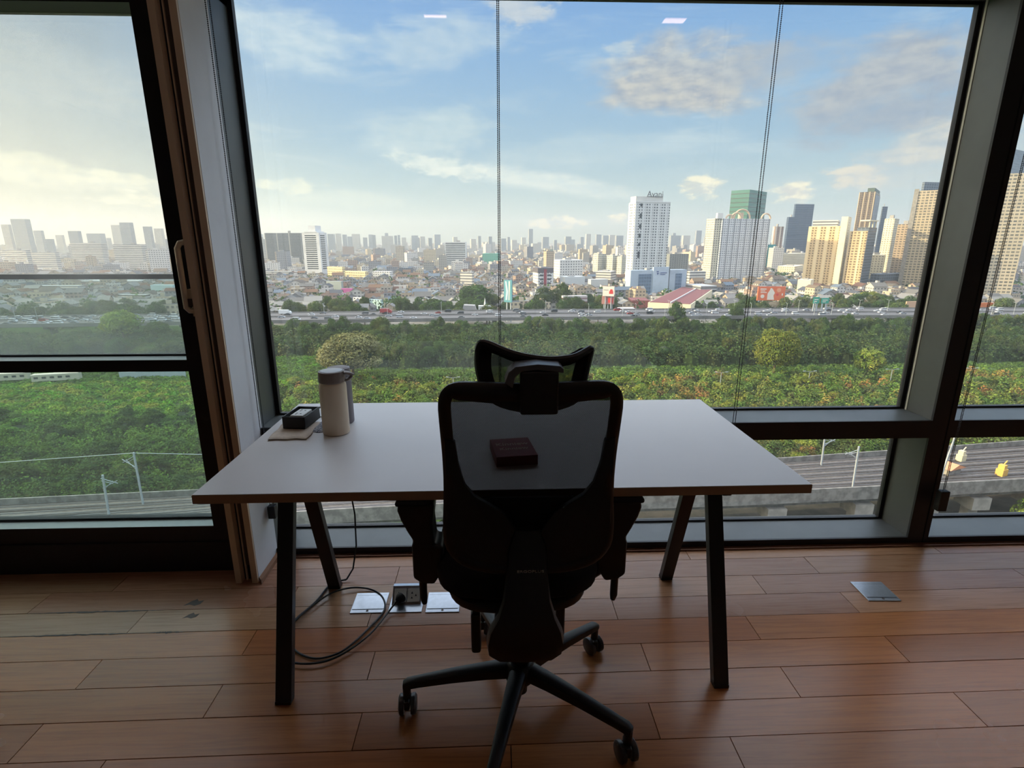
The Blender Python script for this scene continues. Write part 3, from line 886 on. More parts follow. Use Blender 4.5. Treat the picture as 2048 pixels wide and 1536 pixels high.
# top bar sags towards the headrest bracket
mb.prism([(-0.09, 1.045), (0.115, 1.045), (0.085, 1.024), (0.05, 1.013), (0.01, 1.010), (-0.025, 1.013), (-0.06, 1.024)], -0.222, -0.200, 'y')
bf = build(mb, 'back_frame', M_plastic, ch, smooth=True)
# mesh panel
mb = MB(); nz, nx = 26, 22
for j in range(nz + 1):
    z = 0.61 + (1.045 - 0.61) * j / nz
    hw = 0.180 if z > 0.68 else 0.180 - (0.68 - z) * 0.6
    for i in range(nx + 1):
        u = i / nx * 2 - 1
        mb.v.append((0.010 + u * hw, yb(z) + 0.022 * (1 - u * u) + 0.004, z))
for j in range(nz):
    for i in range(nx):
        a = j * (nx + 1) + i; mb.face((a, a + 1, a + nx + 2, a + nx + 1))
build(mb, 'back_mesh', M_mesh, ch, smooth=True, fix=False)
# lower side shells and V arms down to the spine
for s in (-1, 1):
    mb = MB()
    q = [(0.192, 0.94), (0.168, 0.93), (0.163, 0.87), (0.150, 0.815), (0.128, 0.782), (0.095, 0.762), (0.06, 0.74), (0.025, 0.69), (0.028, 0.62), (0.10, 0.60), (0.17, 0.625), (0.195, 0.70), (0.192, 0.80)]
    pts_ = [(0.010 + s * x, z) for x, z in q]
    n = len(pts_); b = len(mb.v)
    mb.v += [(x, yb(z) - 0.012, z) for x, z in pts_] + [(x, yb(z) + 0.006, z) for x, z in pts_]
    mb.face(range(b, b + n)); mb.face(list(range(b + n, b + 2 * n))[::-1])
    for i in range(n):
        j = (i + 1) % n; mb.face((b + i, b + n + i, b + n + j, b + j))
    build(mb, 'support_arm', M_plastic, ch, bevel=0.003)
# lumbar pad
mb = MB()
mb.box(-0.11, 0.13, -0.150, -0.128, 0.665, 0.765); build(mb, 'lumbar_pad', M_fabric, ch, bevel=0.010, seg=3)
# spine
sec = [(0.70, .006, .030, -.186, .020), (.655, .006, .046, -.205, .030), (.60, .004, .049, -.222, .034), (.54, .003, .057, -.240, .040), (.50, .002, .070, -.250, .045), (.465, 0.0, .088, -.256, .055), (.43, 0.0, .095, -.257, .075),
       (.395, 0.0, .093, -.252, .10), (.383, 0.0, .085, -.246, .10)]
mb = MB(); n = 12
for z, xc, hw, y0, th in sec:
    for k in range(n):
        a = 2 * math.pi * k / n; ca, sa = math.cos(a), math.sin(a)
        ex = math.copysign(abs(ca) ** 0.45, ca); ey = math.copysign(abs(sa) ** 0.6, sa)
        mb.v.append((xc + hw * ex, y0 + th / 2 + th / 2 * ey, z))
for i in range(len(sec) - 1):
    for k in range(n):
        mb.face((i * n + k, i * n + (k + 1) % n, (i + 1) * n + (k + 1) % n, (i + 1) * n + k))
mb.face(range(n)); mb.face([(len(sec) - 1) * n + k for k in range(n)])
sp = build(mb, 'spine', M_plastic, ch, smooth=True)
letters('ERGOPLUS', 'lettering', mat('grey_print', (0.45, 0.45, 0.45), 0.5), sp, (0.011, -0.2245, 0.617), (R(100), 0, 0), 0.0105, sx=1.25)

# seat
def superell(mb, c, rx, ry, rz, e1=0.35, e2=0.4, n=36, m=16):
    def pw(v, e): return math.copysign(abs(v) ** e, v)
    b = len(mb.v)
    for i in range(1, m):
        ph = -math.pi / 2 + math.pi * i / m
        for k in range(n):
            a = 2 * math.pi * k / n
            mb.v.append((c[0] + rx * pw(math.cos(ph), e1) * pw(math.cos(a), e2), c[1] + ry * pw(math.cos(ph), e1) * pw(math.sin(a), e2), c[2] + rz * pw(math.sin(ph), e1)))
    for i in range(m - 2):
        for k in range(n):
            mb.face((b + i * n + k, b + i * n + (k + 1) % n, b + (i + 1) * n + (k + 1) % n, b + (i + 1) * n + k))
    mb.face([b + k for k in range(n)][::-1]); mb.face([b + (m - 2) * n + k for k in range(n)])


mb = MB(); superell(mb, (-0.012, 0.075, 0.505), 0.222, 0.225, 0.045, 0.6, 0.5); build(mb, 'seat', M_fabric, ch, smooth=True)
mb = MB(); superell(mb, (-0.012, 0.06, 0.447), 0.195, 0.20, 0.034, 0.7, 0.6); build(mb, 'seat_shell', M_plastic, ch, smooth=True)
mb = MB(); mb.box(-0.075, 0.075, -0.20, 0.13, 0.375, 0.425); build(mb, 'tilt_mechanism', M_plastic, ch, bevel=0.012)
for x, y0, lab in ((-0.125, -0.075, None), (0.110, -0.02, None)):
    mb = MB(); mb.box(x - 0.013, x + 0.013, y0 - 0.02, y0 + 0.02, 0.275, 0.40); build(mb, 'lever', M_plastic, ch, bevel=0.008, seg=3)
mb = MB(); mb.cyl((0, 0, 0.06), (0, 0, 0.13), 0.021); mb.cyl((0, 0, 0.13), (0, 0, 0.30), 0.026); mb.cyl((0, 0, 0.28), (0, 0, 0.38), 0.016)
build(mb, 'gas_lift', M_plastic, ch, smooth=True)
# five-star base
mb = MB(); mb.lathe([(0.040, 0.105), (0.046, 0.115), (0.046, 0.155), (0.036, 0.168)], n=24)
hub = build(mb, 'hub', M_plastic, ch, smooth=True)
for k in range(5):
    a = R(-33.5 + 72 * k); dx, dy = math.cos(a), math.sin(a)
    rad = 0.335
    mb = MB()
    st = [(0.030, 0.140, 0.026, 0.024), (0.10, 0.136, 0.023, 0.021), (0.20, 0.126, 0.019, 0.018), (0.30, 0.112, 0.0155, 0.015), (0.332, 0.107, 0.0155, 0.014), (0.345, 0.103, 0.011, 0.010)]
    for r_, z, w_, h_ in st:
        for q in range(12):
            t = 2 * math.pi * q / 12; ca, sa = math.cos(t), math.sin(t)
            ex = math.copysign(abs(ca) ** 0.6, ca) * w_; ez = math.copysign(abs(sa) ** 0.6, sa) * h_
            mb.v.append((dx * r_ - dy * ex, dy * r_ + dx * ex, z + ez))
    for i in range(len(st) - 1):
        for q in range(12):
            mb.face((i * 12 + q, i * 12 + (q + 1) % 12, (i + 1) * 12 + (q + 1) % 12, (i + 1) * 12 + q))
    mb.face(range(12)); mb.face([(len(st) - 1) * 12 + q for q in range(12)])
    build(mb, 'leg', M_plastic, ch, smooth=True)
    cx, cy = dx * rad, dy * rad
    mb = MB(); mb.cyl((cx, cy, 0.055), (cx, cy, 0.102), 0.012, n=12)
    mb.box(cx - 0.008, cx + 0.008, cy - 0.022, cy + 0.024, 0.030, 0.060)
    cs = build(mb, 'caster', M_plastic, ch, bevel=0.003)
    yaw = [0.25, 0.5, -0.3, 0.05, -0.2][k]
    for s in (-1, 1):
        mb = MB(); M = Matrix.Translation((cx, cy, 0.0295)) @ Matrix.Rotation(yaw, 4, 'Z')
        p0 = M @ Vector((s * 0.010, 0.004, 0)); p1 = M @ Vector((s * 0.014, 0.004, 0)); p2 = M @ Vector((s * 0.022, 0.004, 0)); p3 = M @ Vector((s * 0.026, 0.004, 0))
        mb.tube([p0, p1, p2, p3], [0.028, 0.0293, 0.0293, 0.024], 24)
        build(mb, 'wheel', M_gloss, cs, smooth=True)
# armrests
for s in (-1, 1):
    def X(x): return x if s < 0 else -0.008 - x
    q = [(-.322, .702), (-.326, .680), (-.318, .652), (-.302, .617), (-.288, .59), (-.293, .575), (-.293, .478), (-.272, .462), (-.237, .458), (-.213, .50), (-.210, .575), (-.232, .580), (-.236, .64), (-.228, .700)]
    mb = MB(); mb.prism([(X(x), z) for x, z in q], -0.045, 0.035, 'y')
    ar = build(mb, 'armrest', M_plastic, ch, bevel=0.008, seg=3)
    mb = MB(); mb.box(min(X(-.328), X(-.240)), max(X(-.328), X(-.240)), -0.060, 0.165, 0.699, 0.7125); build(mb, 'arm_pad', M_fabric, ar, bevel=0.007, seg=3)
    mb = MB(); mb.tube([(X(-.274), 0.0, 0.475), (X(-.274), 0.0, 0.385), (X(-.272), 0.0, 0.368)], [0.011, 0.011, 0.007], 12); build(mb, 'height_button', M_plastic, ar, smooth=True)
    mb = MB(); mb.tube([(X(-.25), 0.0, 0.49), (X(-.20), 0.01, 0.445), (X(-.12), 0.03, 0.420), (X(-.05), 0.04, 0.412)], 0.017, 10, flat=(1, 1.6, (0, 0, 1))); build(mb, 'arm_bracket', M_plastic, ar, smooth=True)
# headrest
hl = [(-.103, -.150, 1.143), (-.096, -.153, 1.154), (-.075, -.160, 1.150), (-.04, -.178, 1.138), (0, -.190, 1.129), (.05, -.196, 1.124), (.10, -.184, 1.126), (.130, -.162, 1.134), (.145, -.150, 1.138), (.141, -.155, 1.120), (.132, -.168, 1.09), (.120, -.178, 1.045),
      (.09, -.185, 1.022), (.02, -.19, 1.012), (-.05, -.185, 1.022), (-.088, -.176, 1.05), (-.104, -.158, 1.10)]
PH = smooth_path([Vector(p) - Vector((0, 0, 0.010)) for p in hl + hl[:1]], 4)[:-1]
mb = MB(); mb.tube(PH, 0.0085, 8, closed=True); hr = build(mb, 'headrest', M_plastic, ch, smooth=True)
cen = Vector((0.02, -0.172, 1.075)); mb = MB(); mb.v.append(tuple(cen)); K = len(PH)
for t in (0.35, 0.7, 1.0):
    for p in PH:
        q = cen.lerp(p, t); mb.v.append(tuple(q))
for i in range(K):
    mb.face((0, 1 + i, 1 + (i + 1) % K))
    for r_ in range(2):
        mb.face((1 + r_ * K + i, 1 + (r_ + 1) * K + i, 1 + (r_ + 1) * K + (i + 1) % K, 1 + r_ * K + (i + 1) % K))
build(mb, 'headrest_mesh', M_mesh2, hr, smooth=True, fix=False)
# padded border band inside the head frame
mb = MB(); mb.tube([cen.lerp(p, 0.86) for p in PH], 0.013, 6, closed=True, flat=(0.35, 1.0, (0, 1, 0))); build(mb, 'headrest_border', M_fabric, hr, smooth=True)
# bracket
mb = MB(); mb.box(-0.016, 0.064, -0.252, -0.226, 1.008, 1.102); br = build(mb, 'headrest_bracket', M_plastic, ch, bevel=0.006, seg=3)
mb = MB()
mb.prism([(-.048, 1.078), (-.040, 1.100), (-.026, 1.112), (0.02, 1.117), (0.066, 1.113), (0.074, 1.106), (0.074, 1.098), (0.02, 1.105), (-.014, 1.101), (-.026, 1.090), (-.032, 1.066)], -0.250, -0.196, 'y')
build(mb, 'headrest_hinge', mat('sheen_grey_plastic', (0.12, 0.125, 0.15), 0.3), br, bevel=0.002)  # grey lightened to paint in the sky sheen on its top
mb = MB(); mb.box(-0.010, 0.058, -0.226, -0.192, 1.015, 1.045); build(mb, 'bracket_clip', M_plastic, br, bevel=0.003)

# ================================================================== OUTSIDE
GZ = -60.0
rng = np.random.default_rng(11)


def leaf_mat(name, base=None, trans=0.25, gain=1.0):
    m = bpy.data.materials.new(name); m.use_nodes = True; g = NT(m.node_tree)
    c = g.n('ShaderNodeAttribute', attribute_name='col').outputs['Color']
    oi = g.n('ShaderNodeObjectInfo')
    if base:
        c = g.mix(1.0, c, (*base, 1), 'MULTIPLY')
    hs = g.n('ShaderNodeHueSaturation', {'Hue': g.m('ADD', 0.485, g.m('MULTIPLY', oi.outputs['Random'], 0.03)), 'Saturation': 1.0,
                                         'Value': g.m('MULTIPLY', gain, g.m('ADD', 0.8, g.m('MULTIPLY', oi.outputs['Random'], 0.4))), 'Color': c})
    d = g.n('ShaderNodeBsdfDiffuse', {0: hs.outputs[0]}); t = g.n('ShaderNodeBsdfTranslucent', {0: hs.outputs[0]})
    mx = g.n('ShaderNodeMixShader', {0: trans, 1: d, 2: t})
    o = g.n('ShaderNodeOutputMaterial'); g.put(o.inputs[0], mx)
    return m


def quads_from(cent, nrm, size, tilt=0.55):
    n = len(cent)
    nn = nrm + tilt * rng.normal(size=(n, 3)); nn /= np.linalg.norm(nn, axis=1)[:, None] + 1e-9
    r = rng.normal(size=(n, 3)); t = np.cross(nn, r); t /= np.linalg.norm(t, axis=1)[:, None] + 1e-9
    b = np.cross(nn, t)
    s = (size * rng.uniform(0.6, 1.25, n))[:, None]
    t *= s; b *= s * 0.75
    return np.stack([cent - t * 0.9, cent - b, cent + t * 0.9, cent + b], axis=1)


def mesh_np(name, Q, cols, mats, mi=None, uv=None, smooth=False):
    """Q: N x 4 x 3 quads, cols: N x 3"""
    n = len(Q); me = bpy.data.meshes.new(name)
    me.vertices.add(n * 4); me.vertices.foreach_set('co', Q.reshape(-1).astype(np.float32))
    me.loops.add(n * 4); me.loops.foreach_set('vertex_index', np.arange(n * 4, dtype=np.int32))
    me.polygons.add(n); me.polygons.foreach_set('loop_start', np.arange(0, n * 4, 4, dtype=np.int32))
    me.polygons.foreach_set('loop_total', np.full(n, 4, dtype=np.int32))
    for m in mats: me.materials.append(m)
    if mi is not None: me.polygons.foreach_set('material_index', mi.astype(np.int32))
    me.update(calc_edges=True)
    a = me.color_attributes.new('col', 'FLOAT_COLOR', 'CORNER')
    c4 = np.concatenate([np.repeat(cols, 4, axis=0), np.ones((n * 4, 1))], axis=1)
    a.data.foreach_set('color', c4.reshape(-1).astype(np.float32))
    if uv is not None:
        l = me.uv_layers.new(name='UVMap'); l.data.foreach_set('uv', uv.reshape(-1).astype(np.float32))
    return me


def clumps(centers, radii, nq, leaf, squash=0.85, up=0.25):
    C, Nn, S, K = [], [], [], []
    for i, (c, r) in enumerate(zip(centers, radii)):
        v = rng.normal(size=(nq, 3)); v[:, 2] = v[:, 2] + up; v /= np.linalg.norm(v, axis=1)[:, None]
        rad = r * rng.uniform(0.82, 1.06, nq)[:, None]
        C.append(c + v * rad * np.array([1, 1, squash])); Nn.append(v); S.append(np.full(nq, leaf)); K.append(np.full(nq, i))
    return np.concatenate(C), np.concatenate(Nn), np.concatenate(S), np.concatenate(K)


M_leaf = leaf_mat('tree_leaves')
M_bark = mat('tree_bark', (0.12, 0.09, 0.06), 0.9)
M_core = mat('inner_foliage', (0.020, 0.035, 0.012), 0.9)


def tree_mesh(name, tint, tint2, nc=26, nq=46, leaf=0.05, shape='round', spread=0.34):
    leaf *= 0.62; nq = int(nq * 2.3)
    """unit tree: height 1, crown half width 0.5"""
    cs, rs = [], []
    for i in range(nc):
        a = rng.uniform(0, 2 * math.pi); u = rng.uniform(-0.35, 1) if shape != 'bush' else rng.uniform(0.0, 1)
        rr = math.sqrt(max(0, 1 - u * u)) * rng.uniform(0.75, 1.0)
        z0, hz = {'round': (0.56, 0.32), 'tall': (0.50, 0.40), 'bush': (0.20, 0.62), 'flat': (0.66, 0.22)}[shape]
        cs.append(np.array([rr * spread * math.cos(a), rr * spread * math.sin(a), z0 + u * hz])); rs.append(rng.uniform(0.12, 0.19))
    P, N, S, K = clumps(cs, rs, nq, leaf)
    Q = quads_from(P, N, S, 0.38)
    mixk = rng.uniform(0, 1, nc)[K][:, None]
    cols = (np.array(tint) * (1 - mixk) + np.array(tint2) * mixk) * rng.uniform(0.75, 1.25, (len(P), 1)) * rng.uniform(0.85, 1.15, nc)[K][:, None]
    # dark inner hull and trunk as quads
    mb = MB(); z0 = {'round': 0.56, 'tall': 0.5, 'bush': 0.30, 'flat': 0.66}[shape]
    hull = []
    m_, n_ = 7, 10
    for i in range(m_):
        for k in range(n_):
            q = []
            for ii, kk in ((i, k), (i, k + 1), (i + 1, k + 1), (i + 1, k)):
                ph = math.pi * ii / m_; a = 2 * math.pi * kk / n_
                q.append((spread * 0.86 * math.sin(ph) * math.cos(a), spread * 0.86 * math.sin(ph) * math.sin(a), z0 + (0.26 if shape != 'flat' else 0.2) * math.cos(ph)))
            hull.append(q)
    tr = []
    for k in range(6):
        a, b = 2 * math.pi * k / 6, 2 * math.pi * (k + 1) / 6
        tr.append([(0.03 * math.cos(a), 0.03 * math.sin(a), 0), (0.03 * math.cos(b), 0.03 * math.sin(b), 0), (0.018 * math.cos(b), 0.018 * math.sin(b), z0), (0.018 * math.cos(a), 0.018 * math.sin(a), z0)])
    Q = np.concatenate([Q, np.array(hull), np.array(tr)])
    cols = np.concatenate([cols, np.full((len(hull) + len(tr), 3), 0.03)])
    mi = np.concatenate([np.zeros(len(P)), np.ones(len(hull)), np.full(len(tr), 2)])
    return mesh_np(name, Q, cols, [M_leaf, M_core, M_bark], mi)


DG, MG, LG, YG = (0.040, 0.070, 0.024), (0.075, 0.118, 0.036), (0.115, 0.19, 0.034), (0.24, 0.25, 0.05)
OL, OR_, BR = (0.105, 0.115, 0.042), (0.36, 0.17, 0.06), (0.15, 0.105, 0.05)
T_dark = [tree_mesh('dark_tree', DG, MG, 30, 44, .045, 'round') for _ in range(3)]
T_mid = [tree_mesh('green_tree', MG, OL, 28, 44, .05, s) for s in ('round', 'tall', 'flat')]
T_light = [tree_mesh('light_tree', LG, YG, 40, 60, .048, s) for s in ('round', 'flat')]
T_bush = [tree_mesh('green_bush', MG, LG, 22, 46, .06, 'bush', .36), tree_mesh('yellow_bush', LG, YG, 22, 46, .06, 'bush', .36), tree_mesh('dark_bush', DG, MG, 22, 46, .06, 'bush', .36)]
T_orange = [tree_mesh('orange_bush', OR_, OL, 22, 46, .06, 'bush', .36)]
T_big = tree_mesh('big_mottled_tree', OL, (0.28, 0.27, 0.13), 70, 90, .030, 'round', .40)
T_bright = tree_mesh('bright_round_tree', LG, YG, 60, 85, .034, 'tall', .36)


def segment(x, y, z):
    px = px_of(x, y, z)[0]
    for lim, ph in ((440, 'seen through the door'), (790, 'behind the bottles'), (992, 'left of the middle chain'), (1250, 'above the chair headrest'), (1480, 'below the hotel tower'), (1700, 'below the orange billboard'), (1900, 'left of the mullion')):
        if px < lim: return ph
    return 'in the right window'


def plant(me, name, lab, cat, x, y, w, h, group=None, z=GZ, rz=None):
    o = link(name, me, None, (x, y, z), random.uniform(0, 6.28) if rz is None else rz)
    o.scale = (w, w, h)
    if group and 'door' not in lab and 'foot of' not in lab and 'edge of' not in lab:
        sg = segment(x, y, z); lab += ', ' + sg; group += ' ' + sg
    tag(o, lab, cat, group)
    return o


def gpt(px, py, z=GZ):
    p = at(px, py, z=z); return p.x, p.y


def px_of(x, y, z):
    v = _rot.transposed() @ (Vector((x, y, z)) - Vector((0, 0, EYE)))
    return 1024 + F_PX * v.x / -v.z, 768 - F_PX * v.y / -v.z


# ------------------------------------------------------------------ ground
def ground_mat():
    m = bpy.data.materials.new('ground_cover'); m.use_nodes = True; g = NT(m.node_tree)
    co = g.n('ShaderNodeTexCoord').outputs['Object']
    y = g.n('ShaderNodeSeparateXYZ', {0: co}).outputs[1]
    n1 = g.noise(co, 0.02, 6.0, 0.65); n2 = g.noise(co, 0.15, 5.0, 0.7)
    grass = g.mix(g.smooth(n1, 0.4, 0.62), (0.062, 0.105, 0.026, 1), (0.040, 0.070, 0.020, 1))
    grass = g.mix(g.smooth(n2, 0.52, 0.75), grass, (0.17, 0.17, 0.08, 1))
    city = g.mix(g.smooth(n2, 0.35, 0.65), (0.16, 0.145, 0.13, 1), (0.27, 0.25, 0.22, 1))
    x = g.n('ShaderNodeSeparateXYZ', {0: co}).outputs[0]
    dirt = g.mix(g.smooth(n2, 0.3, 0.7), (0.05, 0.05, 0.04, 1), (0.11, 0.095, 0.075, 1))
    grass = g.mix(g.m('MULTIPLY', g.smooth(x, 5.0, 25.0), g.smooth(y, 150.0, 135.0)), grass, dirt)
    c = g.mix(g.smooth(y, 402.0, 412.0), grass, city)
    p = g.n('ShaderNodeBsdfDiffuse', {0: c})
    o = g.n('ShaderNodeOutputMaterial'); g.put(o.inputs[0], p)
    return m


mb = MB(); mb.poly([(-9000, 8, GZ), (9000, 8, GZ), (9000, 14000, GZ), (-9000, 14000, GZ)])
structure(build(mb, 'ground', ground_mat(), fix=False))

# ------------------------------------------------------------------ railway viaduct
M_conc = mat('weathered_concrete', (0.22, 0.21, 0.195), 0.85, var=0.45, vscale=0.6)
M_conc2 = mat('pale_concrete', (0.30, 0.28, 0.25), 0.85, var=0.3, vscale=0.5)
M_ballast = mat('track_ballast', (0.070, 0.056, 0.050), 0.95, var=0.5, vscale=0.9)
M_rail = mat('worn_rail', (0.24, 0.225, 0.22), 0.4, 0.4)
M_slabt = mat('track_slab', (0.115, 0.10, 0.092), 0.9, var=0.4, vscale=1.5)
M_mast = mat('galvanised_mast', (0.42, 0.46, 0.50), 0.5, 0.3)


def interp(tab, x):
    for (a, b), (c, d) in zip(tab, tab[1:]):
        if x <= c: return b + (d - b) * (x - a) / (c - a)
    return tab[-1][1]


VN = [(-260, 52), (-140, 72), (-90, 81), (-60, 87), (-38, 92.5), (0, 95.5), (52, 97.4), (113, 101.7), (300, 118)]
VF = [(-260, 86), (-140, 96), (-98, 99.8), (-61, 102.7), (0, 109), (67, 115), (135, 124), (300, 148)]
XS = [-200 + 10 * i for i in range(46)]


def ribbon(mb, ya, yb_, z0, z1):
    """box section following the viaduct between the two y curves"""
    for a, b in zip(XS, XS[1:]):
        q = [(a, ya(a)), (b, ya(b)), (b, yb_(b)), (a, yb_(a))]
        k = len(mb.v)
        mb.v += [(x, y, z0) for x, y in q] + [(x, y, z1) for x, y in q]
        for f in ((4, 5, 6, 7), (0, 1, 5, 4), (2, 3, 7, 6), (3, 2, 1, 0)):
            mb.face([k + i for i in f])
        if a == XS[0]: mb.face((k, k + 4, k + 7, k + 3))
        if b == XS[-1]: mb.face((k + 1, k + 2, k + 6, k + 5))


yn = lambda x: interp(VN, x)
yf = lambda x: interp(VF, x)
via = link('railway_viaduct', None); tag(via, 'concrete railway viaduct with many parallel tracks below the window', 'railway viaduct')
mb = MB(); ribbon(mb, lambda x: yn(x) + 0.3, lambda x: yf(x) - 0.3, -50.4, -49.3); build(mb, 'deck', M_ballast, via)
mb = MB(); ribbon(mb, yn, lambda x: yn(x) + 0.35, -50.9, -48.0); build(mb, 'parapet', M_conc, via)
mb = MB(); ribbon(mb, lambda x: yf(x) - 0.35, yf, -50.9, -48.0); build(mb, 'parapet', M_conc, via)
mb = MB(); ribbon(mb, lambda x: yn(x) + 1.8, lambda x: yn(x) + 5.5, -52.4, -50.4); build(mb, 'girder', M_conc, via)
mb = MB(); ribbon(mb, lambda x: yf(x) - 6, lambda x: yf(x) - 2, -52.4, -50.4); build(mb, 'girder', M_conc, via)
NTK = 6
for k in range(NTK):
    f = (k + 0.5) / NTK
    yc = lambda x, f=f: yn(x) + (yf(x) - yn(x)) * (0.05 + 0.90 * f)
    mb = MB(); ribbon(mb, lambda x: yc(x) - 1.05, lambda x: yc(x) + 1.05, -49.3, -49.12); build(mb, 'track_bed', M_slabt, via)
    for s in (-0.72, 0.72):
        mb = MB(); ribbon(mb, lambda x: yc(x) + s - 0.07, lambda x: yc(x) + s + 0.07, -49.12, -48.92); build(mb, 'rail', M_rail, via)
for px in (330, 720, 1100, 1557, 1745, 1893, 2010, 2150):
    p = at(px, 1020, z=-52.4)
    x = p.x; y = yn(x) + 3.0
    mb = MB(); mb.box(x - 1.1, x + 1.1, y - 0.9, y + 1.1, GZ, -55.2); mb.box(x - 2.0, x + 2.0, y - 2.6, y + 2.2, -55.2, -52.41)
    build(mb, 'pier', M_conc2, via)
# overhead line masts
masts = [((217, 1030), (205, 950), 92.3, 'pale catenary mast on the viaduct seen low through the balcony door, nearer one', 1),
         ((284, 997), (267, 905), 98.8, 'pale catenary mast on the viaduct seen low through the balcony door, farther and taller one', -1),
         ((1707, 965), (1718, 893), 101.5, 'catenary mast beside the tracks between the desk and the mullion', -1),
         ((1645, 915), (1650, 872), 113.0, 'catenary mast at the far parapet just right of the desk', 1),
         ((1882, 948), (1912, 868), 103.8, 'catenary mast over the tracks right of the mullion', -1)]
for b, tpx, Y, lab, sd in masts:
    p = at(*b, Y=Y); q = at(*tpx, Y=Y)
    t = link('catenary_mast', None, None, (p.x, Y, -49.3)); tag(t, lab, 'mast', 'catenary masts on the viaduct')
    H = q.z + 49.3
    mb = MB(); mb.bar((0, 0, 0), (q.x - p.x, 0, H), 0.28, 0.28); build(mb, 'pole', M_mast, t)
    for (z0, z1, L) in ((H * 0.93, H * 0.80, 2.6), (H * 0.72, H * 0.86, 2.6)):
        mb = MB(); mb.bar((0, 0, z0), (sd * L, 0.4, z1), 0.10, 0.10); mb.bar((0, 0, z0 - 0.5), (sd * L * 0.7, 0.3, z1), 0.07, 0.07); build(mb, 'cantilever', M_mast, t)
mb = MB(); a = at(-60, 929, Y=98.8); b = at(267, 906, Y=98.8); c = at(560, 912, Y=98.8)
mb.tube([a, b, c], 0.05, 4); tag(build(mb, 'overhead_wire', M_mast), 'thin overhead contact wire running to the taller mast seen through the door', 'wire')
# track side huts and machines on the right
for (px, py, w, lab, colr, k) in ((1893, 938, 5.5, 'orange-roofed lineside hut on the tracks right of the mullion', (0.62, 0.26, 0.13), 0),
                                   (1922, 916, 2.2, 'cream maintenance machine on the tracks behind the orange hut', (0.6, 0.52, 0.34), 1),
                                   (2003, 945, 2.4, 'yellow maintenance machine at the right end of the tracks', (0.62, 0.36, 0.08), 1)):
    p = at(px, py, z=-48.5)
    t = link('track_hut' if k == 0 else 'track_machine', None, None, (p.x, p.y, -49.12), R(20)); tag(t, lab, 'hut' if k == 0 else 'rail machine')
    cm = mat('paint_' + str(px), colr, 0.6)
    mb = MB(); mb.box(-w * .4, w * .4, -w * .3, w * .3, 0, 1.5); build(mb, 'body', M_conc2 if k == 0 else cm, t)
    mb = MB()
    if k == 0:
        mb.prism([(-w * .5, 1.5), (w * .5, 1.5), (0, 2.5)], -w * .42, w * .42, 'y'); build(mb, 'roof', cm, t)
    else:
        mb.box(-w * .25, w * .2, -w * .25, w * .25, 1.5, 2.5); mb.bar((0, 0, 2.3), (w * .5, 0, 3.2), .2, .2); build(mb, 'cab', cm, t)

# ------------------------------------------------------------------ expressway
HN = [(-800, 300), (-304, 337), (-145, 349), (38, 359.5), (221, 361), (900, 352)]
hn = lambda x: interp(HN, x)
XS2 = [-760 + 20 * i for i in range(82)]


def ribbon2(mb, o0, o1, z0, z1):
    global XS
    keep = XS; XS = XS2
    ribbon(mb, lambda x: hn(x) + o0, lambda x: hn(x) + o1, z0, z1); XS = keep


M_asph = mat('asphalt', (0.085, 0.083, 0.092), 0.85, var=0.15, vscale=0.05)
M_bar = mat('expressway_concrete', (0.20, 0.195, 0.19), 0.85, var=0.3, vscale=0.1)
ew = link('expressway', None); tag(ew, 'wide elevated expressway full of traffic crossing the view beyond the woodland', 'elevated road')
mb = MB(); ribbon2(mb, 0.3, 41.7, -50.2, -49.0); build(mb, 'deck', M_asph, ew)
mb = MB(); ribbon2(mb, 0.0, 0.4, -50.4, -48.1); build(mb, 'barrier', M_bar, ew)
mb = MB(); ribbon2(mb, 41.6, 42.0, -50.4, -48.1); build(mb, 'barrier', M_bar, ew)
mb = MB(); ribbon2(mb, 20.7, 21.3, -49.0, -48.1); build(mb, 'median_barrier', M_bar, ew)
M_line = mat('lane_paint', (0.6, 0.6, 0.58), 0.7)
for off in (1.5, 8.0, 14.2, 27.6, 34.0, 40.3):
    mb = MB(); ribbon2(mb, off, off + 0.22, -49.0, -48.98); build(mb, 'lane_line', M_line, ew)
for i in range(34):
    x = -640 + 40 * i
    mb = MB(); mb.box(x - 1.2, x + 1.2, hn(x) + 6, hn(x) + 9, GZ, -52); mb.box(x - 1.5, x + 1.5, hn(x) + 1.5, hn(x) + 40, -52, -50.2); build(mb, 'pier', M_bar, ew)

M_tyre = mat('tyre_rubber', (0.02, 0.02, 0.02), 0.8)
M_cglass = mat('car_glass', (0.03, 0.04, 0.05), 0.15)


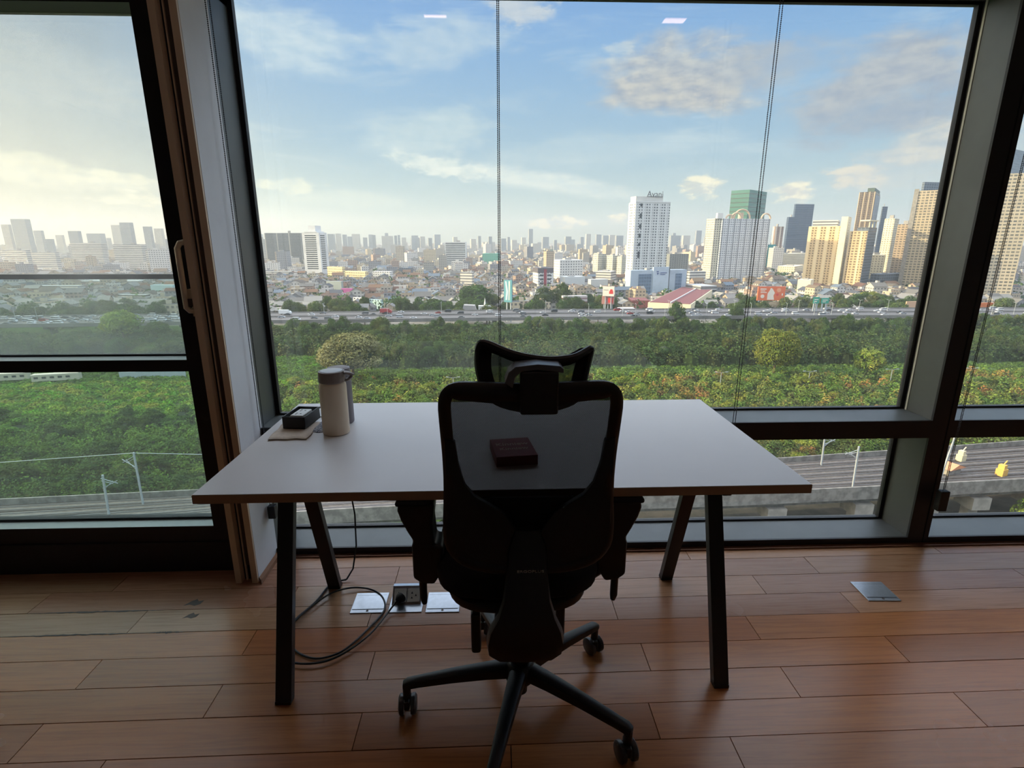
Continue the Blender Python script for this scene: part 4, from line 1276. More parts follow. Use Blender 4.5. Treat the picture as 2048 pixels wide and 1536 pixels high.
def car_mesh(name, color, kind):
    cm = mat('car_paint_' + name, color, 0.25, 0.1)
    mb = MB()
    if kind == 'sedan':
        mb.prism([(-2.25, .35), (-2.25, .85), (-1.55, .95), (1.2, .95), (2.1, .82), (2.25, .6), (2.25, .35)], -.9, .9, 'y')
        mb.cur = 1; mb.prism([(-1.7, .95), (-1.1, 1.40), (.45, 1.42), (1.25, .95)], -.80, .80, 'y')
        mb.cur = 0; mb.prism([(-1.15, 1.40), (-1.05, 1.46), (.40, 1.46), (.5, 1.40)], -.78, .78, 'y')
    elif kind == 'van':
        mb.prism([(-2.4, .35), (-2.4, 1.25), (2.1, 1.25), (2.4, .9), (2.4, .35)], -.95, .95, 'y')
        mb.cur = 1; mb.prism([(-2.35, 1.25), (-2.25, 1.85), (1.3, 1.85), (2.05, 1.25)], -.88, .88, 'y')
        mb.cur = 0; mb.prism([(-2.3, 1.83), (-2.2, 1.98), (1.2, 1.98), (1.4, 1.83)], -.9, .9, 'y')
    else:
        mb.prism([(-4.5, .8), (-4.5, 3.4), (2.0, 3.4), (2.0, .8)], -1.2, 1.2, 'y')
        mb.prism([(2.2, .6), (2.2, 2.6), (3.2, 2.6), (3.9, 1.7), (3.9, .6)], -1.15, 1.15, 'y')
        mb.cur = 1; mb.prism([(3.0, 1.7), (3.0, 2.5), (3.25, 2.5), (3.88, 1.72)], -1.0, 1.0, 'y')
    mb.cur = 2
    L = 1.4 if kind != 'truck' else 2.8
    for sx in (-L, L):
        for sy in (-.85, .85):
            mb.cyl((sx, sy - .1, .33), (sx, sy + .1, .33), .33, n=10)
    return mb.mesh('car_' + name, [cm, M_cglass, M_tyre])


cars = [('white', (0.75, 0.76, 0.78)), ('silver', (0.42, 0.45, 0.50)), ('dark', (0.03, 0.035, 0.045)), ('white', (0.70, 0.71, 0.74)), ('red', (0.35, 0.03, 0.03)), ('grey', (0.16, 0.17, 0.19))]
cmesh = {(n, k): car_mesh(n + k, c, k) for n, c in dict(cars).items() for k in ('sedan', 'van')}
rc = random.Random(5)
lanes = [(4.5, 1), (10.9, 1), (17.0, 1), (24.5, -1), (30.6, -1), (37, -1)]
ncar = 0
for off, dr in lanes:
    x = -330 + rc.uniform(0, 20)
    while x < 385:
        n = rc.choices(['white', 'silver', 'dark', 'red', 'grey'], [0.5, 0.2, 0.16, 0.04, 0.1])[0]; k = rc.choice(['sedan', 'sedan', 'van'])
        y = hn(x) + off + rc.uniform(-.4, .4)
        o = link('car', cmesh[(n, k)], None, (x, y, -48.99), (0 if dr > 0 else math.pi) + R(2.5)); ncar += 1
        kn = 'car' if k == 'sedan' else 'minivan'; ln_ = ['nearest', 'second', 'third', 'fourth', 'fifth', 'farthest'][[l[0] for l in lanes].index(off)]
        sg = segment(x, y, -48); tag(o, '%s %s in the %s lane of the expressway, %s' % (n, kn, ln_, sg), 'car', '%s %ss in the %s lane %s' % (n, kn, ln_, sg))
        x += rc.uniform(7, 16) if x < -170 else rc.uniform(12, 44)
for px, py, col_, lab in ((768, 626, (0.36, 0.05, 0.06), 'dark red box truck on the expressway left of the middle chain'), (574, 624, (0.7, 0.72, 0.74), 'white box truck on the expressway near the left window post')):
    p = at(px, py, z=-47.5); o = link('truck', car_mesh('truck' + str(px), col_, 'truck'), None, (p.x, hn(p.x) + 34, -48.99), 0); tag(o, lab, 'truck')
# street lamps
mb = MB(); mb.tube([(0, 0, 0), (0, 0, 8.8)], [.14, .09], 6); mb.bar((-1.6, 0, 9.1), (0, 0, 8.7), .09, .09); mb.bar((0, 0, 8.7), (1.6, 0, 9.1), .09, .09)
mb.box(-2.3, -1.5, -.18, .18, 9.02, 9.18); mb.box(1.5, 2.3, -.18, .18, 9.02, 9.18)
lampm = mb.mesh('lamp_post', M_mast)
mb = MB(); mb.tube([(0, 0, 0), (0, 0, 8.8)], [.14, .09], 6); mb.bar((0, 0, 8.7), (1.3, 0.0, 9.2), .1, .1); mb.box(1.2, 2.0, -.18, .18, 9.12, 9.26)
lampm1 = mb.mesh('lamp_post_single', M_mast)
for px in (30, 75, 120, 150, 185, 558, 674, 789, 889, 1087, 1202, 1325, 1455, 1583, 1703, 1760):
    p = at(px, 622, z=-49); tag(link('street_lamp', lampm, None, (p.x, hn(p.x) + 21, -49), R(90)), 'tall double-armed lamp on the expressway median, ' + segment(p.x, hn(p.x) + 21, -48), 'street lamp', 'median lamps ' + segment(p.x, hn(p.x) + 21, -48))
for px in (1173, 1240, 1266, 1324, 1407, 1496, 1568, 1625, 1660, 1860, 1985, 2030):
    p = at(px, 632, z=-49); tag(link('street_lamp', lampm1, None, (p.x, hn(p.x) + 0.9, -49), R(90)), 'tall single-armed lamp on the near edge of the expressway, ' + segment(p.x, hn(p.x), -48), 'street lamp', 'near edge lamps ' + segment(p.x, hn(p.x), -48))
for px, py, lab in ((1443, 744, 'double-armed park lamp among shrubs left of the right blind chain'), (1620, 742, 'double-armed park lamp among shrubs beside the orange bushes'), (1785, 738, 'double-armed park lamp just left of the mullion'),
                    (1945, 736, 'double-armed park lamp right of the mullion'), (906, 754, 'park lamp among orange shrubs left of the headrest')):
    p = at(px, py, Y=214); o = link('street_lamp', lampm, None, (p.x, 214, p.z - 9.1)); o.scale = (1.25, 1, 1); tag(o, lab, 'street lamp')

# ------------------------------------------------------------------ woodland, shrubs, meadow
meadow_px = lambda px, py: (px < 650 and 698 < py < 756)


def zone(x, y):
    px, _ = px_of(x, y, GZ)
    left = px < (440 if y < 222 else 640)
    r = rng.random()
    if y < 150: return ('bush', 5.2 if left else 4.6, [DG, MG, MG, LG] if left else [MG, OL, LG, MG])
    if y < 185: return ('bush', 3.6 if left else 4.6, [MG, LG, LG] if left else [MG, OL, YG, LG, BR if r < .3 else MG])
    if y < 236: return ('bush', 1.5 if left else 4.2, [LG, (0.13, 0.28, 0.03), YG] if left else [LG, YG, OL, MG, OR_ if r < .35 else LG])
    if y < 262: return ('bush', 1.0, [LG, MG])
    if left and y < 292: return ('bush', 0.9, [LG, MG, (0.10, 0.22, 0.03)])
    return ('wood', 8.5, [DG, DG, MG, OL])


def undergrowth():
    Qs, Cs = [], []
    y = 117.0
    while y < 358:
        step = 3.2 + (y - 117) * 0.010
        half = 1.14 * y
        xs = np.arange(-half - 6, half + 6, step * 1.15)
        for x in xs:
            xx = x + rng.uniform(-step, step) * 0.5; yy = y + rng.uniform(-step, step) * 0.5
            if yy < yf(xx) + 3: continue
            kind, h, tints = zone(xx, yy)
            px, py = px_of(xx, yy, GZ)
            if yy > hn(xx) - 2: continue
            h = h * rng.uniform(0.7, 1.25)
            r = max(h * 0.55, step * 0.62) * rng.uniform(0.85, 1.15)
            nq = int(125 if h > 2 else 85)
            leaf = 0.0022 * yy
            v = rng.normal(size=(nq, 3)); v[:, 2] = np.abs(v[:, 2]) * 0.9 + 0.05; v /= np.linalg.norm(v, axis=1)[:, None]
            lump = 1 + 0.18 * np.sin(v[:, 0] * 7 + xx) * np.cos(v[:, 1] * 6 + yy)
            P = np.array([xx, yy, GZ]) + v * np.array([r, r, h]) * (lump * rng.uniform(0.85, 1.05, nq))[:, None]
            Qs.append(quads_from(P, v, np.full(nq, leaf), 0.38))
            t = np.array(tints[rng.integers(len(tints))]) * 0.6 + np.array(tints[rng.integers(len(tints))]) * 0.4
            Cs.append(t[None, :] * rng.uniform(0.7, 1.3, (nq, 1)) * rng.uniform(0.8, 1.2))
            # closing dome underneath so no ground shows between leaves
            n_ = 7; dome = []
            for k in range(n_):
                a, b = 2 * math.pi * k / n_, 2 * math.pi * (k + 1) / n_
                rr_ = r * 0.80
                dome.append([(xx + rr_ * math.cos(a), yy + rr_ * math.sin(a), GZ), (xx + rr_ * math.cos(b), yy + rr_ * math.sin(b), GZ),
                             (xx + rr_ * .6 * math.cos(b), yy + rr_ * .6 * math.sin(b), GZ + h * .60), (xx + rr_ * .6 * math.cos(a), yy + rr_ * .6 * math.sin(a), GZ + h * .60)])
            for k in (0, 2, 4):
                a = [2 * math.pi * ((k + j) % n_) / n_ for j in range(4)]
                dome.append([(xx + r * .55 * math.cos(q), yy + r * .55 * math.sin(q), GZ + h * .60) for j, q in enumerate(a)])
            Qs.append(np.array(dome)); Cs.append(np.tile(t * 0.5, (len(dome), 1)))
        y += step * 0.86
    Q = np.concatenate(Qs); C = np.concatenate(Cs)
    o = link('undergrowth', mesh_np('undergrowth', Q, C, [M_leaf]))
    tag(o, 'mixed green undergrowth of shrubs and low trees filling the land between viaduct and expressway', 'shrubs', kind='stuff')
    print('undergrowth quads', len(Q))


undergrowth()
rt = random.Random(21)
ntree = 0
# woodland trees in front of the expressway
for i in range(185):
    f = rt.random()
    px = rt.uniform(540, 2060); Y = rt.choice([rt.uniform(266, 340), rt.uniform(325, 347)])
    p = at(px, 700, Y=Y); x = p.x
    if 640 < px < 780 and Y < 290: continue
    if px < 650 and Y < 300: continue
    if Y > hn(x) - 6: continue
    m_ = rt.choice(T_dark + T_dark + T_mid); h = rt.uniform(9, 13.5) + (2.5 if Y > 322 else 0); w = rt.uniform(8, 12)
    lab = 'dark green tree in the dense woodland below the expressway' if m_ in T_dark else 'olive green tree in the dense woodland below the expressway'
    plant(m_, 'tree', lab, 'tree', x, Y, w, h, 'dark trees of the woodland' if m_ in T_dark else 'olive trees of the woodland'); ntree += 1
# taller shrubs of the near band, right part
for i in range(74):
    px = rt.uniform(560, 2060); Y = rt.uniform(128, 236)
    x = at(px, 800, Y=Y).x
    if Y < yf(x) + 8: continue
    r = rt.random()
    if r < 0.13: m_, nm, g_ = T_orange[0], 'orange-brown shrub standing in the scrub beyond the railway', 'orange shrubs beyond the railway'
    elif r < 0.6: m_, nm, g_ = T_bush[1], 'yellow-green shrub standing in the scrub beyond the railway', 'yellow-green shrubs beyond the railway'
    else: m_, nm, g_ = T_bush[0], 'mid green shrub standing in the scrub beyond the railway', 'green shrubs beyond the railway'
    plant(m_, 'shrub', nm, 'shrub', x, Y, rt.uniform(6, 9.5), rt.uniform(4.5, 7.0), g_)
for i in range(40):
    px = rt.uniform(-20, 430); Y = rt.uniform(112, 182)
    x = at(px, 850, Y=Y).x
    if Y < yf(x) + 6: continue
    m_ = rt.choice([T_bush[0], T_bush[2], T_bush[2]])
    plant(m_, 'shrub', 'dense green shrub on the slope seen low through the balcony door', 'shrub', x, Y, rt.uniform(7, 11), rt.uniform(5, 8.0), 'shrubs below the balcony door')
# trees seen through the upper part of the door
for i in range(26):
    px = rt.uniform(150, 430); Y = rt.uniform(262, 322)
    x = at(px, 700, Y=Y).x
    if Y > hn(x) - 9: continue
    plant(rt.choice(T_mid + T_dark), 'tree', 'green tree in front of the expressway seen through the door glass', 'tree', x, Y, rt.uniform(10, 15), rt.uniform(9, 13), 'trees seen through the door glass')
# trees between the expressway and the houses
for i in range(140):
    px = rt.choice([rt.uniform(540, 1240), rt.uniform(540, 1240), rt.uniform(1400, 2048), rt.uniform(0, 360)]); off = rt.uniform(50, 108)
    x = at(px, 600, Y=430).x; Y = hn(x) + off
    plant(rt.choice(T_dark + T_dark + T_mid), 'tree', 'leafy green tree between the expressway and the first houses', 'tree', x, Y, rt.uniform(11, 18), rt.uniform(12, 18), 'trees behind the expressway')


def feature(me, lab, xl, xr, ytop, ybase, name='tree'):
    p = at((xl + xr) / 2, ybase, z=GZ); l = at(xl, ybase, z=GZ); r = at(xr, ybase, z=GZ); t = at((xl + xr) / 2, ytop, Y=p.y)
    w = (r.x - l.x); plant(me, name, lab, 'tree', p.x, p.y, w, t.z - GZ, None)


feature(T_big, 'big spreading tree with mottled pale foliage behind the bottles', 640, 775, 666, 766)
feature(T_bright, 'tall bright green tree standing alone right of the right blind chain', 1500, 1594, 656, 752)
feature(T_light[0], 'small bright yellow-green tree left of the mullion', 1702, 1764, 696, 757)
feature(T_dark[0], 'tall dark cone-shaped tree rising across the expressway below the white hall', 1330, 1370, 603, 665)
feature(T_dark[1], 'dark tree rising across the expressway at the right blind chain', 1449, 1488, 610, 662)
feature(T_light[1], 'round light green tree in front of the expressway seen through the door', 213, 292, 622, 702)
feature(T_mid[1], 'green tree beside the light green one seen through the door', 292, 352, 640, 700)
feature(T_dark[2], 'large dark tree behind the blue billboard', 1062, 1112, 574, 628)
feature(T_dark[0], 'large dark tree in front of the red and white building', 1100, 1146, 566, 628)
feature(T_dark[1], 'large dark tree left of the middle blind chain behind the expressway', 910, 992, 568, 628)
feature(T_light[0], 'light green tree at the foot of the dark towers', 1708, 1760, 582, 616)

for i in range(16):
    x = rt.uniform(-50, 6); plant(rt.choice([T_bush[0], T_bush[2], T_bush[0]]), 'shrub', 'green shrub growing under the edge of the railway viaduct', 'shrub', x, yn(x) + rt.uniform(3.5, 8), rt.uniform(4, 6), rt.uniform(3.5, 5.5), 'shrubs under the viaduct edge')
p = at(2046, 1030, Y=100); plant(T_bush[1], 'shrub', 'bright leafy bush at the right picture edge below the viaduct', 'shrub', p.x + 1, 99, 8, 9.5)

for px in (1668, 1690, 1735, 1775, 1795, 1812, 1835, 1580, 1600, 1640):
    x = at(px, 600, Y=418).x; plant(T_light[px % 2], 'tree', 'light green sunlit tree at the foot of the towers behind the expressway', 'tree', x, hn(x) + rt.uniform(50, 66), rt.uniform(9, 13), rt.uniform(7, 10), 'sunlit trees below the towers')

# ------------------------------------------------------------------ buildings
M_roof = mat('flat_roof', (0.30, 0.29, 0.28), 0.9)
M_wpaint = mat('white_wall', (0.62, 0.63, 0.64), 0.8)
M_dwin = mat('dark_windows', (0.035, 0.045, 0.06), 0.25)
foot = []


def tower(name, lab, xl, xc, xr, ytop, D, t, m, depth=25.0, group=None, zbase=GZ, cat='building', roof=True, cap=75):
    """a block whose near vertical edge stands at pixel column xc at distance D; t = turn of its right face in degrees"""
    C = at(xc, ytop, Y=D); tr = R(t)
    r = Vector((math.cos(tr), math.sin(tr))); l = Vector((-math.sin(tr), math.cos(tr))); c = Vector((C.x, C.y))

    def length(u, px):
        # along the direction of the picture column, measured on the ground plan at the top height
        a = px_of(c.x, c.y, C.z)[0]; s0, s1 = 0.0, 400.0
        f0 = a - px
        for _ in range(40):
            s = (s0 + s1) / 2; q = c + u * s; v = px_of(q.x, q.y, C.z)[0] - px
            if (v > 0) == (f0 > 0): s0 = s
            else: s1 = s
        return (s0 + s1) / 2
    Lr = length(r, xr) if xr > xc else depth
    Ll = length(l, xl) if xl < xc else depth
    Lr, Ll = min(Lr, cap), min(Ll, cap)
    H = C.z - zbase
    mb = MB(); mb.box(0, Lr, 0, Ll, 0, H, uvm=True)
    o = build(mb, name, m, None, fix=False, loc=(c.x, c.y, zbase), rz=tr)
    tag(o, lab, cat, group)
    foot.append((c, r, l, Lr, Ll))
    if roof and H > 20:
        mb = MB(); e = min(Lr, Ll)
        mb.box(Lr * .3, Lr * .3 + e * .4, Ll * .3, Ll * .3 + e * .4, H, H + min(5, H * .06)); build(mb, 'roof_house', M_roof, o)
    return o, Lr, Ll, H


def child_box(o, name, m, *b, uvm=False):
    mb = MB(); mb.box(*b, uvm=uvm); return build(mb, name, m, o, fix=False)


W_ = (0.66, 0.67, 0.68); CR = (0.66, 0.58, 0.44); BG = (0.62, 0.50, 0.32)
F_dark = facade('dark_glass_slab', (0.20, 0.21, 0.22), (0.07, 0.085, 0.11), 3.4, 3.3, .85, .82, vert=((0.42, 0.40, 0.36), 26, 0.07))
F_strip = facade('white_strip_wall', W_, (0.05, 0.06, 0.08), 3.2, 4.0, 0.6, 0.0)
F_hotel = facade('hotel_wall', (0.60, 0.62, 0.63), (0.04, 0.05, 0.07), 3.3, 3.05, .52, .46, vert=((0.60, 0.62, 0.63), 9.9, 0.2))
F_hosp = facade('blue_white_wall', (0.38, 0.46, 0.56), (0.10, 0.16, 0.25), 30, 3.5, 0.0, 0.3)
F_hospg = facade('hospital_glass', (0.16, 0.24, 0.36), (0.09, 0.14, 0.22), 3, 3.6, .9, .8)
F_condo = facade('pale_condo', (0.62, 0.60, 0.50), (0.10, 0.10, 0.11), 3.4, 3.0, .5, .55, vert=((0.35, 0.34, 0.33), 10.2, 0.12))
F_condo2 = facade('blue_shaded_condo', (0.60, 0.64, 0.70), (0.12, 0.15, 0.20), 2.9, 2.9, .55, .50, vert=((0.16, 0.18, 0.22), 8.7, 0.16))  # bluish wall, the shade of this front is put into the colour
F_green = facade('green_glass', (0.006, 0.035, 0.03), (0.018, 0.13, 0.105), 200, 7.5, 1.0, .80, rough=.3)
F_blue = facade('blue_glass', (0.09, 0.12, 0.18), (0.035, 0.06, 0.11), 200, 3.9, 1.0, .78, rough=.3)
F_beige = facade('beige_condo', (0.62, 0.46, 0.26), (0.16, 0.11, 0.06), 3.2, 3.0, .5, .5, vert=((0.72, 0.58, 0.36), 9.6, 0.34))
F_beige2 = facade('brown_balcony', (0.52, 0.38, 0.22), (0.14, 0.10, 0.06), 4.0, 3.0, .62, .55, vert=((0.70, 0.55, 0.34), 12, .15))
F_cream = facade('cream_column', (0.78, 0.70, 0.50), (0.25, 0.20, 0.13), 30, 3.0, .10, .4)
F_slate = facade('slate_glass', (0.14, 0.17, 0.22), (0.06, 0.08, 0.11), 4.0, 3.2, .8, .7)
F_brown = facade('brown_finned', (0.16, 0.115, 0.075), (0.06, 0.05, 0.05), 3.2, 3.4, .6, .7, vert=((0.50, 0.40, 0.28), 7.0, .16))
F_navy = facade('navy_finned', (0.08, 0.10, 0.16), (0.03, 0.04, 0.07), 3.2, 3.4, .8, .9, vert=((0.34, 0.36, 0.40), 9.0, .10))
F_white = facade('white_condo', (0.74, 0.66, 0.48), (0.22, 0.19, 0.15), 3.3, 3.1, .45, .45)
F_block = facade('brown_block', (0.42, 0.32, 0.22), (0.12, 0.10, 0.08), 4.2, 3.1, .62, .45)
F_tall = facade('tall_brown', (0.46, 0.38, 0.26), (0.12, 0.11, 0.09), 3.8, 3.0, .68, .55)
F_park = facade('parking_deck', (0.42, 0.43, 0.45), (0.05, 0.055, 0.06), 200, 3.3, 1.0, .52)
F_off = facade('old_office', (0.62, 0.60, 0.56), (0.11, 0.12, 0.14), 200, 3.3, 1.0, .42)
F_off2 = facade('white_punched', (0.68, 0.68, 0.68), (0.05, 0.06, 0.08), 3.6, 3.3, .5, .38)
F_warm = facade('warm_office', (0.74, 0.62, 0.36), (0.16, 0.12, 0.08), 3.2, 3.3, .6, .4)
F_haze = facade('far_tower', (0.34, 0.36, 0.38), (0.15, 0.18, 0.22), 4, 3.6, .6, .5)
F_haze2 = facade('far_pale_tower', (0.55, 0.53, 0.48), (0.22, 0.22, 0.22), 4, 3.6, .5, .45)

# left group
tower('apartment_slab', 'long dark glass apartment slab left of the white striped tower', 528, 600, 604, 466, 1190, 86, F_dark, cap=200)
o, a, b, h = tower('apartment_slab', 'greyish apartment slab at the left window post behind the dark one', 512, 530, 533, 478, 1260, 84, F_haze)
o, Lr, Ll, H = tower('striped_tower', 'white tower with dark horizontal window bands, left part of the skyline', 603, 637, 653, 465, 880, 78, F_strip)
for k in range(17):
    z = H - 5.5 - k * (H - 20) / 17
    child_box(o, 'window_band', M_dwin, -0.12, 0.2, Ll * .18, Ll * .84, z, z + 1.7)
    child_box(o, 'window_band', M_dwin, Lr * .15, Lr * .7, -0.12, 0.2, z, z + 1.7)
child_box(o, 'lift_tower', M_wpaint, 2, Lr * .8, Ll * .22, Ll * .62, H, H + 10.5)
child_box(o, 'roof_slab', M_wpaint, -0.5, Lr * .9, Ll * .10, Ll * .85, H, H + 1.8)
tower('office_block', 'long low cream office block at the foot of the dark slab', 520, 602, 606, 543, 850, 84, F_off, cap=200)
o, Lr, Ll, H = tower('striped_block', 'white mid-rise block with dark ribbon windows left of the middle chain', 890, 931, 933, 484, 1240, 86, F_strip)
for k in range(13):
    z = H - 4 - k * (H - 6) / 13
    child_box(o, 'window_band', M_dwin, -0.15, 0.2, 1.0, Ll - 1.0, z, z + 2.0)
tower('office_block', 'yellow-lit low office block right of the white striped tower', 654, 684, 690, 534, 800, 60, F_warm)
tower('office_block', 'low pale orange terrace of shops right of the yellow block', 690, 730, 736, 543, 760, 62, F_warm)
tower('house', 'magenta painted building among the grey roofs', 682, 704, 706, 577, 560, 80, mat('magenta_wall', (0.42, 0.10, 0.28), .8))
tower('house', 'small pink building right of the magenta one', 724, 748, 752, 578, 590, 70, mat('pink_wall', (0.50, 0.16, 0.28), .8))
tower('warehouse', 'grey-green warehouse wall left of the magenta building', 652, 682, 686, 563, 600, 70, mat('grey_green_wall', (0.30, 0.34, 0.33), .8))
tower('house', 'white two-storey house in front of the magenta building', 706, 730, 733, 596, 480, 60, F_off2)
tower('house', 'pale turquoise house beside the white two-storey house', 738, 762, 766, 600, 475, 60, facade('turq', (.42, .60, .60), (.10, .14, .15), 3, 3, .5, .5))
tower('office_block', 'dark blue low building in the middle distance', 798, 822, 826, 536, 900, 70, F_slate)
tower('office_block', 'white block with small dark windows in the middle distance', 745, 780, 786, 543, 780, 75, F_off2)
tower('office_block', 'teal netted building just right of the middle chain', 965, 996, 1000, 507, 1200, 80, facade('teal_net', (.10, .33, .28), (.08, .26, .22), 5, 3.4, .8, .6))
tower('apartment_block', 'beige block with balconies above the trees left of the middle chain', 920, 944, 948, 545, 640, 66, F_off)
# centre
o, Lr, Ll, H = tower('red_white_building', 'white mid-rise with a red central stripe right of the middle chain', 1066, 1076, 1107, 537, 640, 12, F_off2)
child_box(o, 'red_stripe', mat('red_wall', (0.28, 0.04, 0.06), .7), Lr * .38, Lr * .56, -0.4, 0.2, 0, H - 1)
child_box(o, 'dark_top', mat('dark_cladding', (0.10, 0.09, 0.11), .6), -0.2, Lr + .2, -0.3, Ll, H - 5, H + .5)
for k in range(5):
    for x0, x1 in ((.12, .36), (.60, .84)):
        child_box(o, 'window_band', M_dwin, Lr * x0, Lr * x1, -0.15, 0.2, H - 9 - k * 4.6, H - 7 - k * 4.6)
tower('apartment_block', 'white apartment block with rows of paired windows behind the red striped building', 1108, 1120, 1166, 520, 720, 14, F_off2)
tower('warehouse', 'pale windowless hall in front of the white apartment block', 1120, 1130, 1170, 554, 640, 14, mat('pale_hall', (0.50, 0.53, 0.55), .8))
tower('warehouse', 'second pale hall left of the hospital', 1176, 1182, 1216, 559, 620, 14, mat('pale_hall_b', (0.52, 0.52, 0.50), .8))
for xl, xc, xr, yt, D, lab in ((1186, 1197, 1212, 508, 860, 'leftmost of the three beige apartment blocks left of the hotel tower'), (1212, 1226, 1238, 511, 850, 'middle one of the three beige apartment blocks left of the hotel tower'),
                               (1234, 1244, 1256, 513, 840, 'beige apartment block touching the left side of the hotel tower')):
    tower('apartment_block', lab, xl, xc, xr, yt, D, 35, F_condo)
tower('apartment_block', 'cream block with open balconies left of the hospital', 1192, 1222, 1232, 543, 700, 60, F_off)
# hotel tower
o, Lr, Ll, H = tower('hotel_tower', 'tallest white hotel tower with a lettered crown in the centre right', 1258, 1272, 1341, 404, 645, 14, F_hotel, roof=False)
child_box(o, 'crown', facade('crown', (0.60, 0.60, 0.58), (.5, .5, .5), 4, 20, .0, .1), Lr * .02, Lr * .80, 2, Ll * .9, H, H + 6.5)
child_box(o, 'parapet', M_wpaint, -0.3, Lr + .3, -0.3, 0.3, H - .2, H + 1.0)
for k, (z0, z1) in enumerate(((.955, .985), (.83, .88), (.72, .765), (.62, .665), (.53, .56), (.40, .47))):
    child_box(o, 'window_slot', M_dwin, Lr * .13, Lr * .19, -0.25, 0.2, H * z0, H * z1)
M_sign = mat('sign_steel', (0.10, 0.11, 0.13), .5)
sg = letters('Avani', 'sign_lettering', M_sign, o, (Lr * .56, 1.5, H + 9.0), (R(90), 0, 0), 9.5, 0.3)
child_box(o, 'sign_frame', M_sign, Lr * .36, Lr * .76, 1.4, 1.6, H + 6.4, H + 6.9)
# hospital
o, Lr, Ll, H = tower('hospital', 'blue and white hospital block at the foot of the hotel tower', 1252, 1262, 1374, 541, 560, 16, F_hosp, depth=30, cap=200)
child_box(o, 'glass_bay', F_hospg, Lr * .14, Lr * .36, -0.5, 0.2, 4, H - 4, uvm=True)
child_box(o, 'glass_bay', F_hospg, Lr * .80, Lr * .91, -0.5, 0.2, 4, H - 4, uvm=True)
child_box(o, 'centre_wall', facade('centre', (0.42, 0.51, 0.62), (.3, .3, .3), 90, 90, 0, 0), Lr * .38, Lr * .66, -1.6, 0.3, 0, H + 3.2)
child_box(o, 'dark_slot', M_dwin, Lr * .66, Lr * .68, -1.0, 0.3, 2, H + 2.6)
lg = mat('navy_logo', (0.03, 0.06, 0.22), .5)
child_box(o, 'logo_bar', lg, Lr * .50, Lr * .62, -1.8, -1.6, H - 3.4, H - 2.6)
child_box(o, 'logo_bar', lg, Lr * .50, Lr * .59, -1.8, -1.6, H - 5.0, H - 4.4)
mb = MB(); mb.prism([(Lr * .43, H - 1.2), (Lr * .47, H - 1.0), (Lr * .475, H - 2.2), (Lr * .445, H - 2.4)], -1.8, -1.6, 'y'); mb.prism([(Lr * .44, H - 3.0), (Lr * .48, H - 3.0), (Lr * .455, H - 5.0)], -1.8, -1.6, 'y')
build(mb, 'logo_emblem', lg, o)
tower('parking_block', 'grey parking block right of the hospital', 1372, 1402, 1434, 572, 545, 12, F_park)
tower('parking_block', 'stepped grey block with open decks behind the parking block', 1374, 1380, 1412, 543, 640, 14, F_off)
tower('apartment_block', 'dark grey apartment block right behind the hotel tower', 1333, 1340, 1378, 508, 830, 14, facade('dkapt', (.26, .27, .26), (.10, .11, .12), 4, 3, .6, .5))
tower('podium', 'pale podium with dark openings under the white condominium tower', 1405, 1412, 1530, 578, 690, 8, F_park)
# hall with red roof next to the expressway
p0, p1 = at(1298, 600, Y=455), at(1430, 606, Y=425)
o, Lr, Ll, H = tower('hall', 'cream-walled hall with a dark red roof beside the expressway', 1296, 1382, 1430, 609, 418, 62, mat('cream_wall', (0.74, 0.66, 0.46), .8), roof=False, cap=200)
Ll = min(Ll, 120)
child_box(o, 'roof', mat('dark_red_roof', (0.16, 0.045, 0.045), .7), 1.0, Lr - 1, 1.0, Ll - 1, H, H + .4)
child_box(o, 'parapet', M_wpaint, 0, Lr, Ll * .46, Ll * .48, H, H + 1.2)
tower('red_roof_shed', 'low shed with a dark red roof below the hospital', 1264, 1300, 1300, 601, 470, 84, mat('red_shed', (0.17, 0.05, 0.05), .7))
# condominium with arches
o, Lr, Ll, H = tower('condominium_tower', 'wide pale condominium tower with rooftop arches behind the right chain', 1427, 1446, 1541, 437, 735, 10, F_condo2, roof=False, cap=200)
child_box(o, 'sunlit_wing', F_condo, -9, 0.2, 4, Ll + 2, 0, H + .3, uvm=True)  # warmer wall than the front, with its sunlight painted in
child_box(o, 'roof_screen', M_wpaint, -7, 1, 2, 6, H, H + 7)
M_arch = mat('beige_arch', (0.55, 0.42, 0.30), .8)
for cx, r_ in ((Lr * .42, 12.0), (Lr * .30, 7.5), (Lr * .93, 7.0), (Lr * .16, 5)):
    mb = MB(); mb.tube([(cx + r_ * math.cos(R(a)), 3, H + r_ * math.sin(R(a)) * 1.0) for a in range(0, 181, 15)], 1.1, 6)
    build(mb, 'roof_arch', M_arch, o)
child_box(o, 'roof_core', M_arch, Lr * .38, Lr * .46, 4, 8, H, H + 8)
# green tower
o, Lr, Ll, H = tower('green_glass_tower', 'green glass office tower rising behind the pale condominium', 1463, 1500, 1538, 379, 980, 42, F_green, roof=False)
# dark glass pair and neighbours
tower('brown_tower', 'slim brown and white striped tower left of the blue glass towers', 1546, 1552, 1568, 453, 1120, 20, facade('brst', (.30, .20, .16), (.10, .08, .08), 5, 3.4, .6, .6, vert=((.66, .58, .48), 12, .3)))
tower('blue_glass_tower', 'tall dark blue glass tower', 1589, 1592, 1629, 408, 1250, 8, F_blue, roof=False)
tower('blue_glass_tower', 'lower dark blue glass tower attached on the left of the tall one', 1574, 1578, 1597, 434, 1230, 8, F_blue)
tower('teal_block', 'small teal building right of the pale condominium', 1536, 1538, 1552, 489, 1000, 8, mat('teal_wall', (.03, .28, .30), .5))
tower('office_block', 'long cream office block below the blue glass towers', 1533, 1560, 1618, 508, 1020, 35, F_white, cap=200)
tower('apartment_block', 'cream block below the cream offices', 1556, 1590, 1612, 533, 860, 50, F_white)
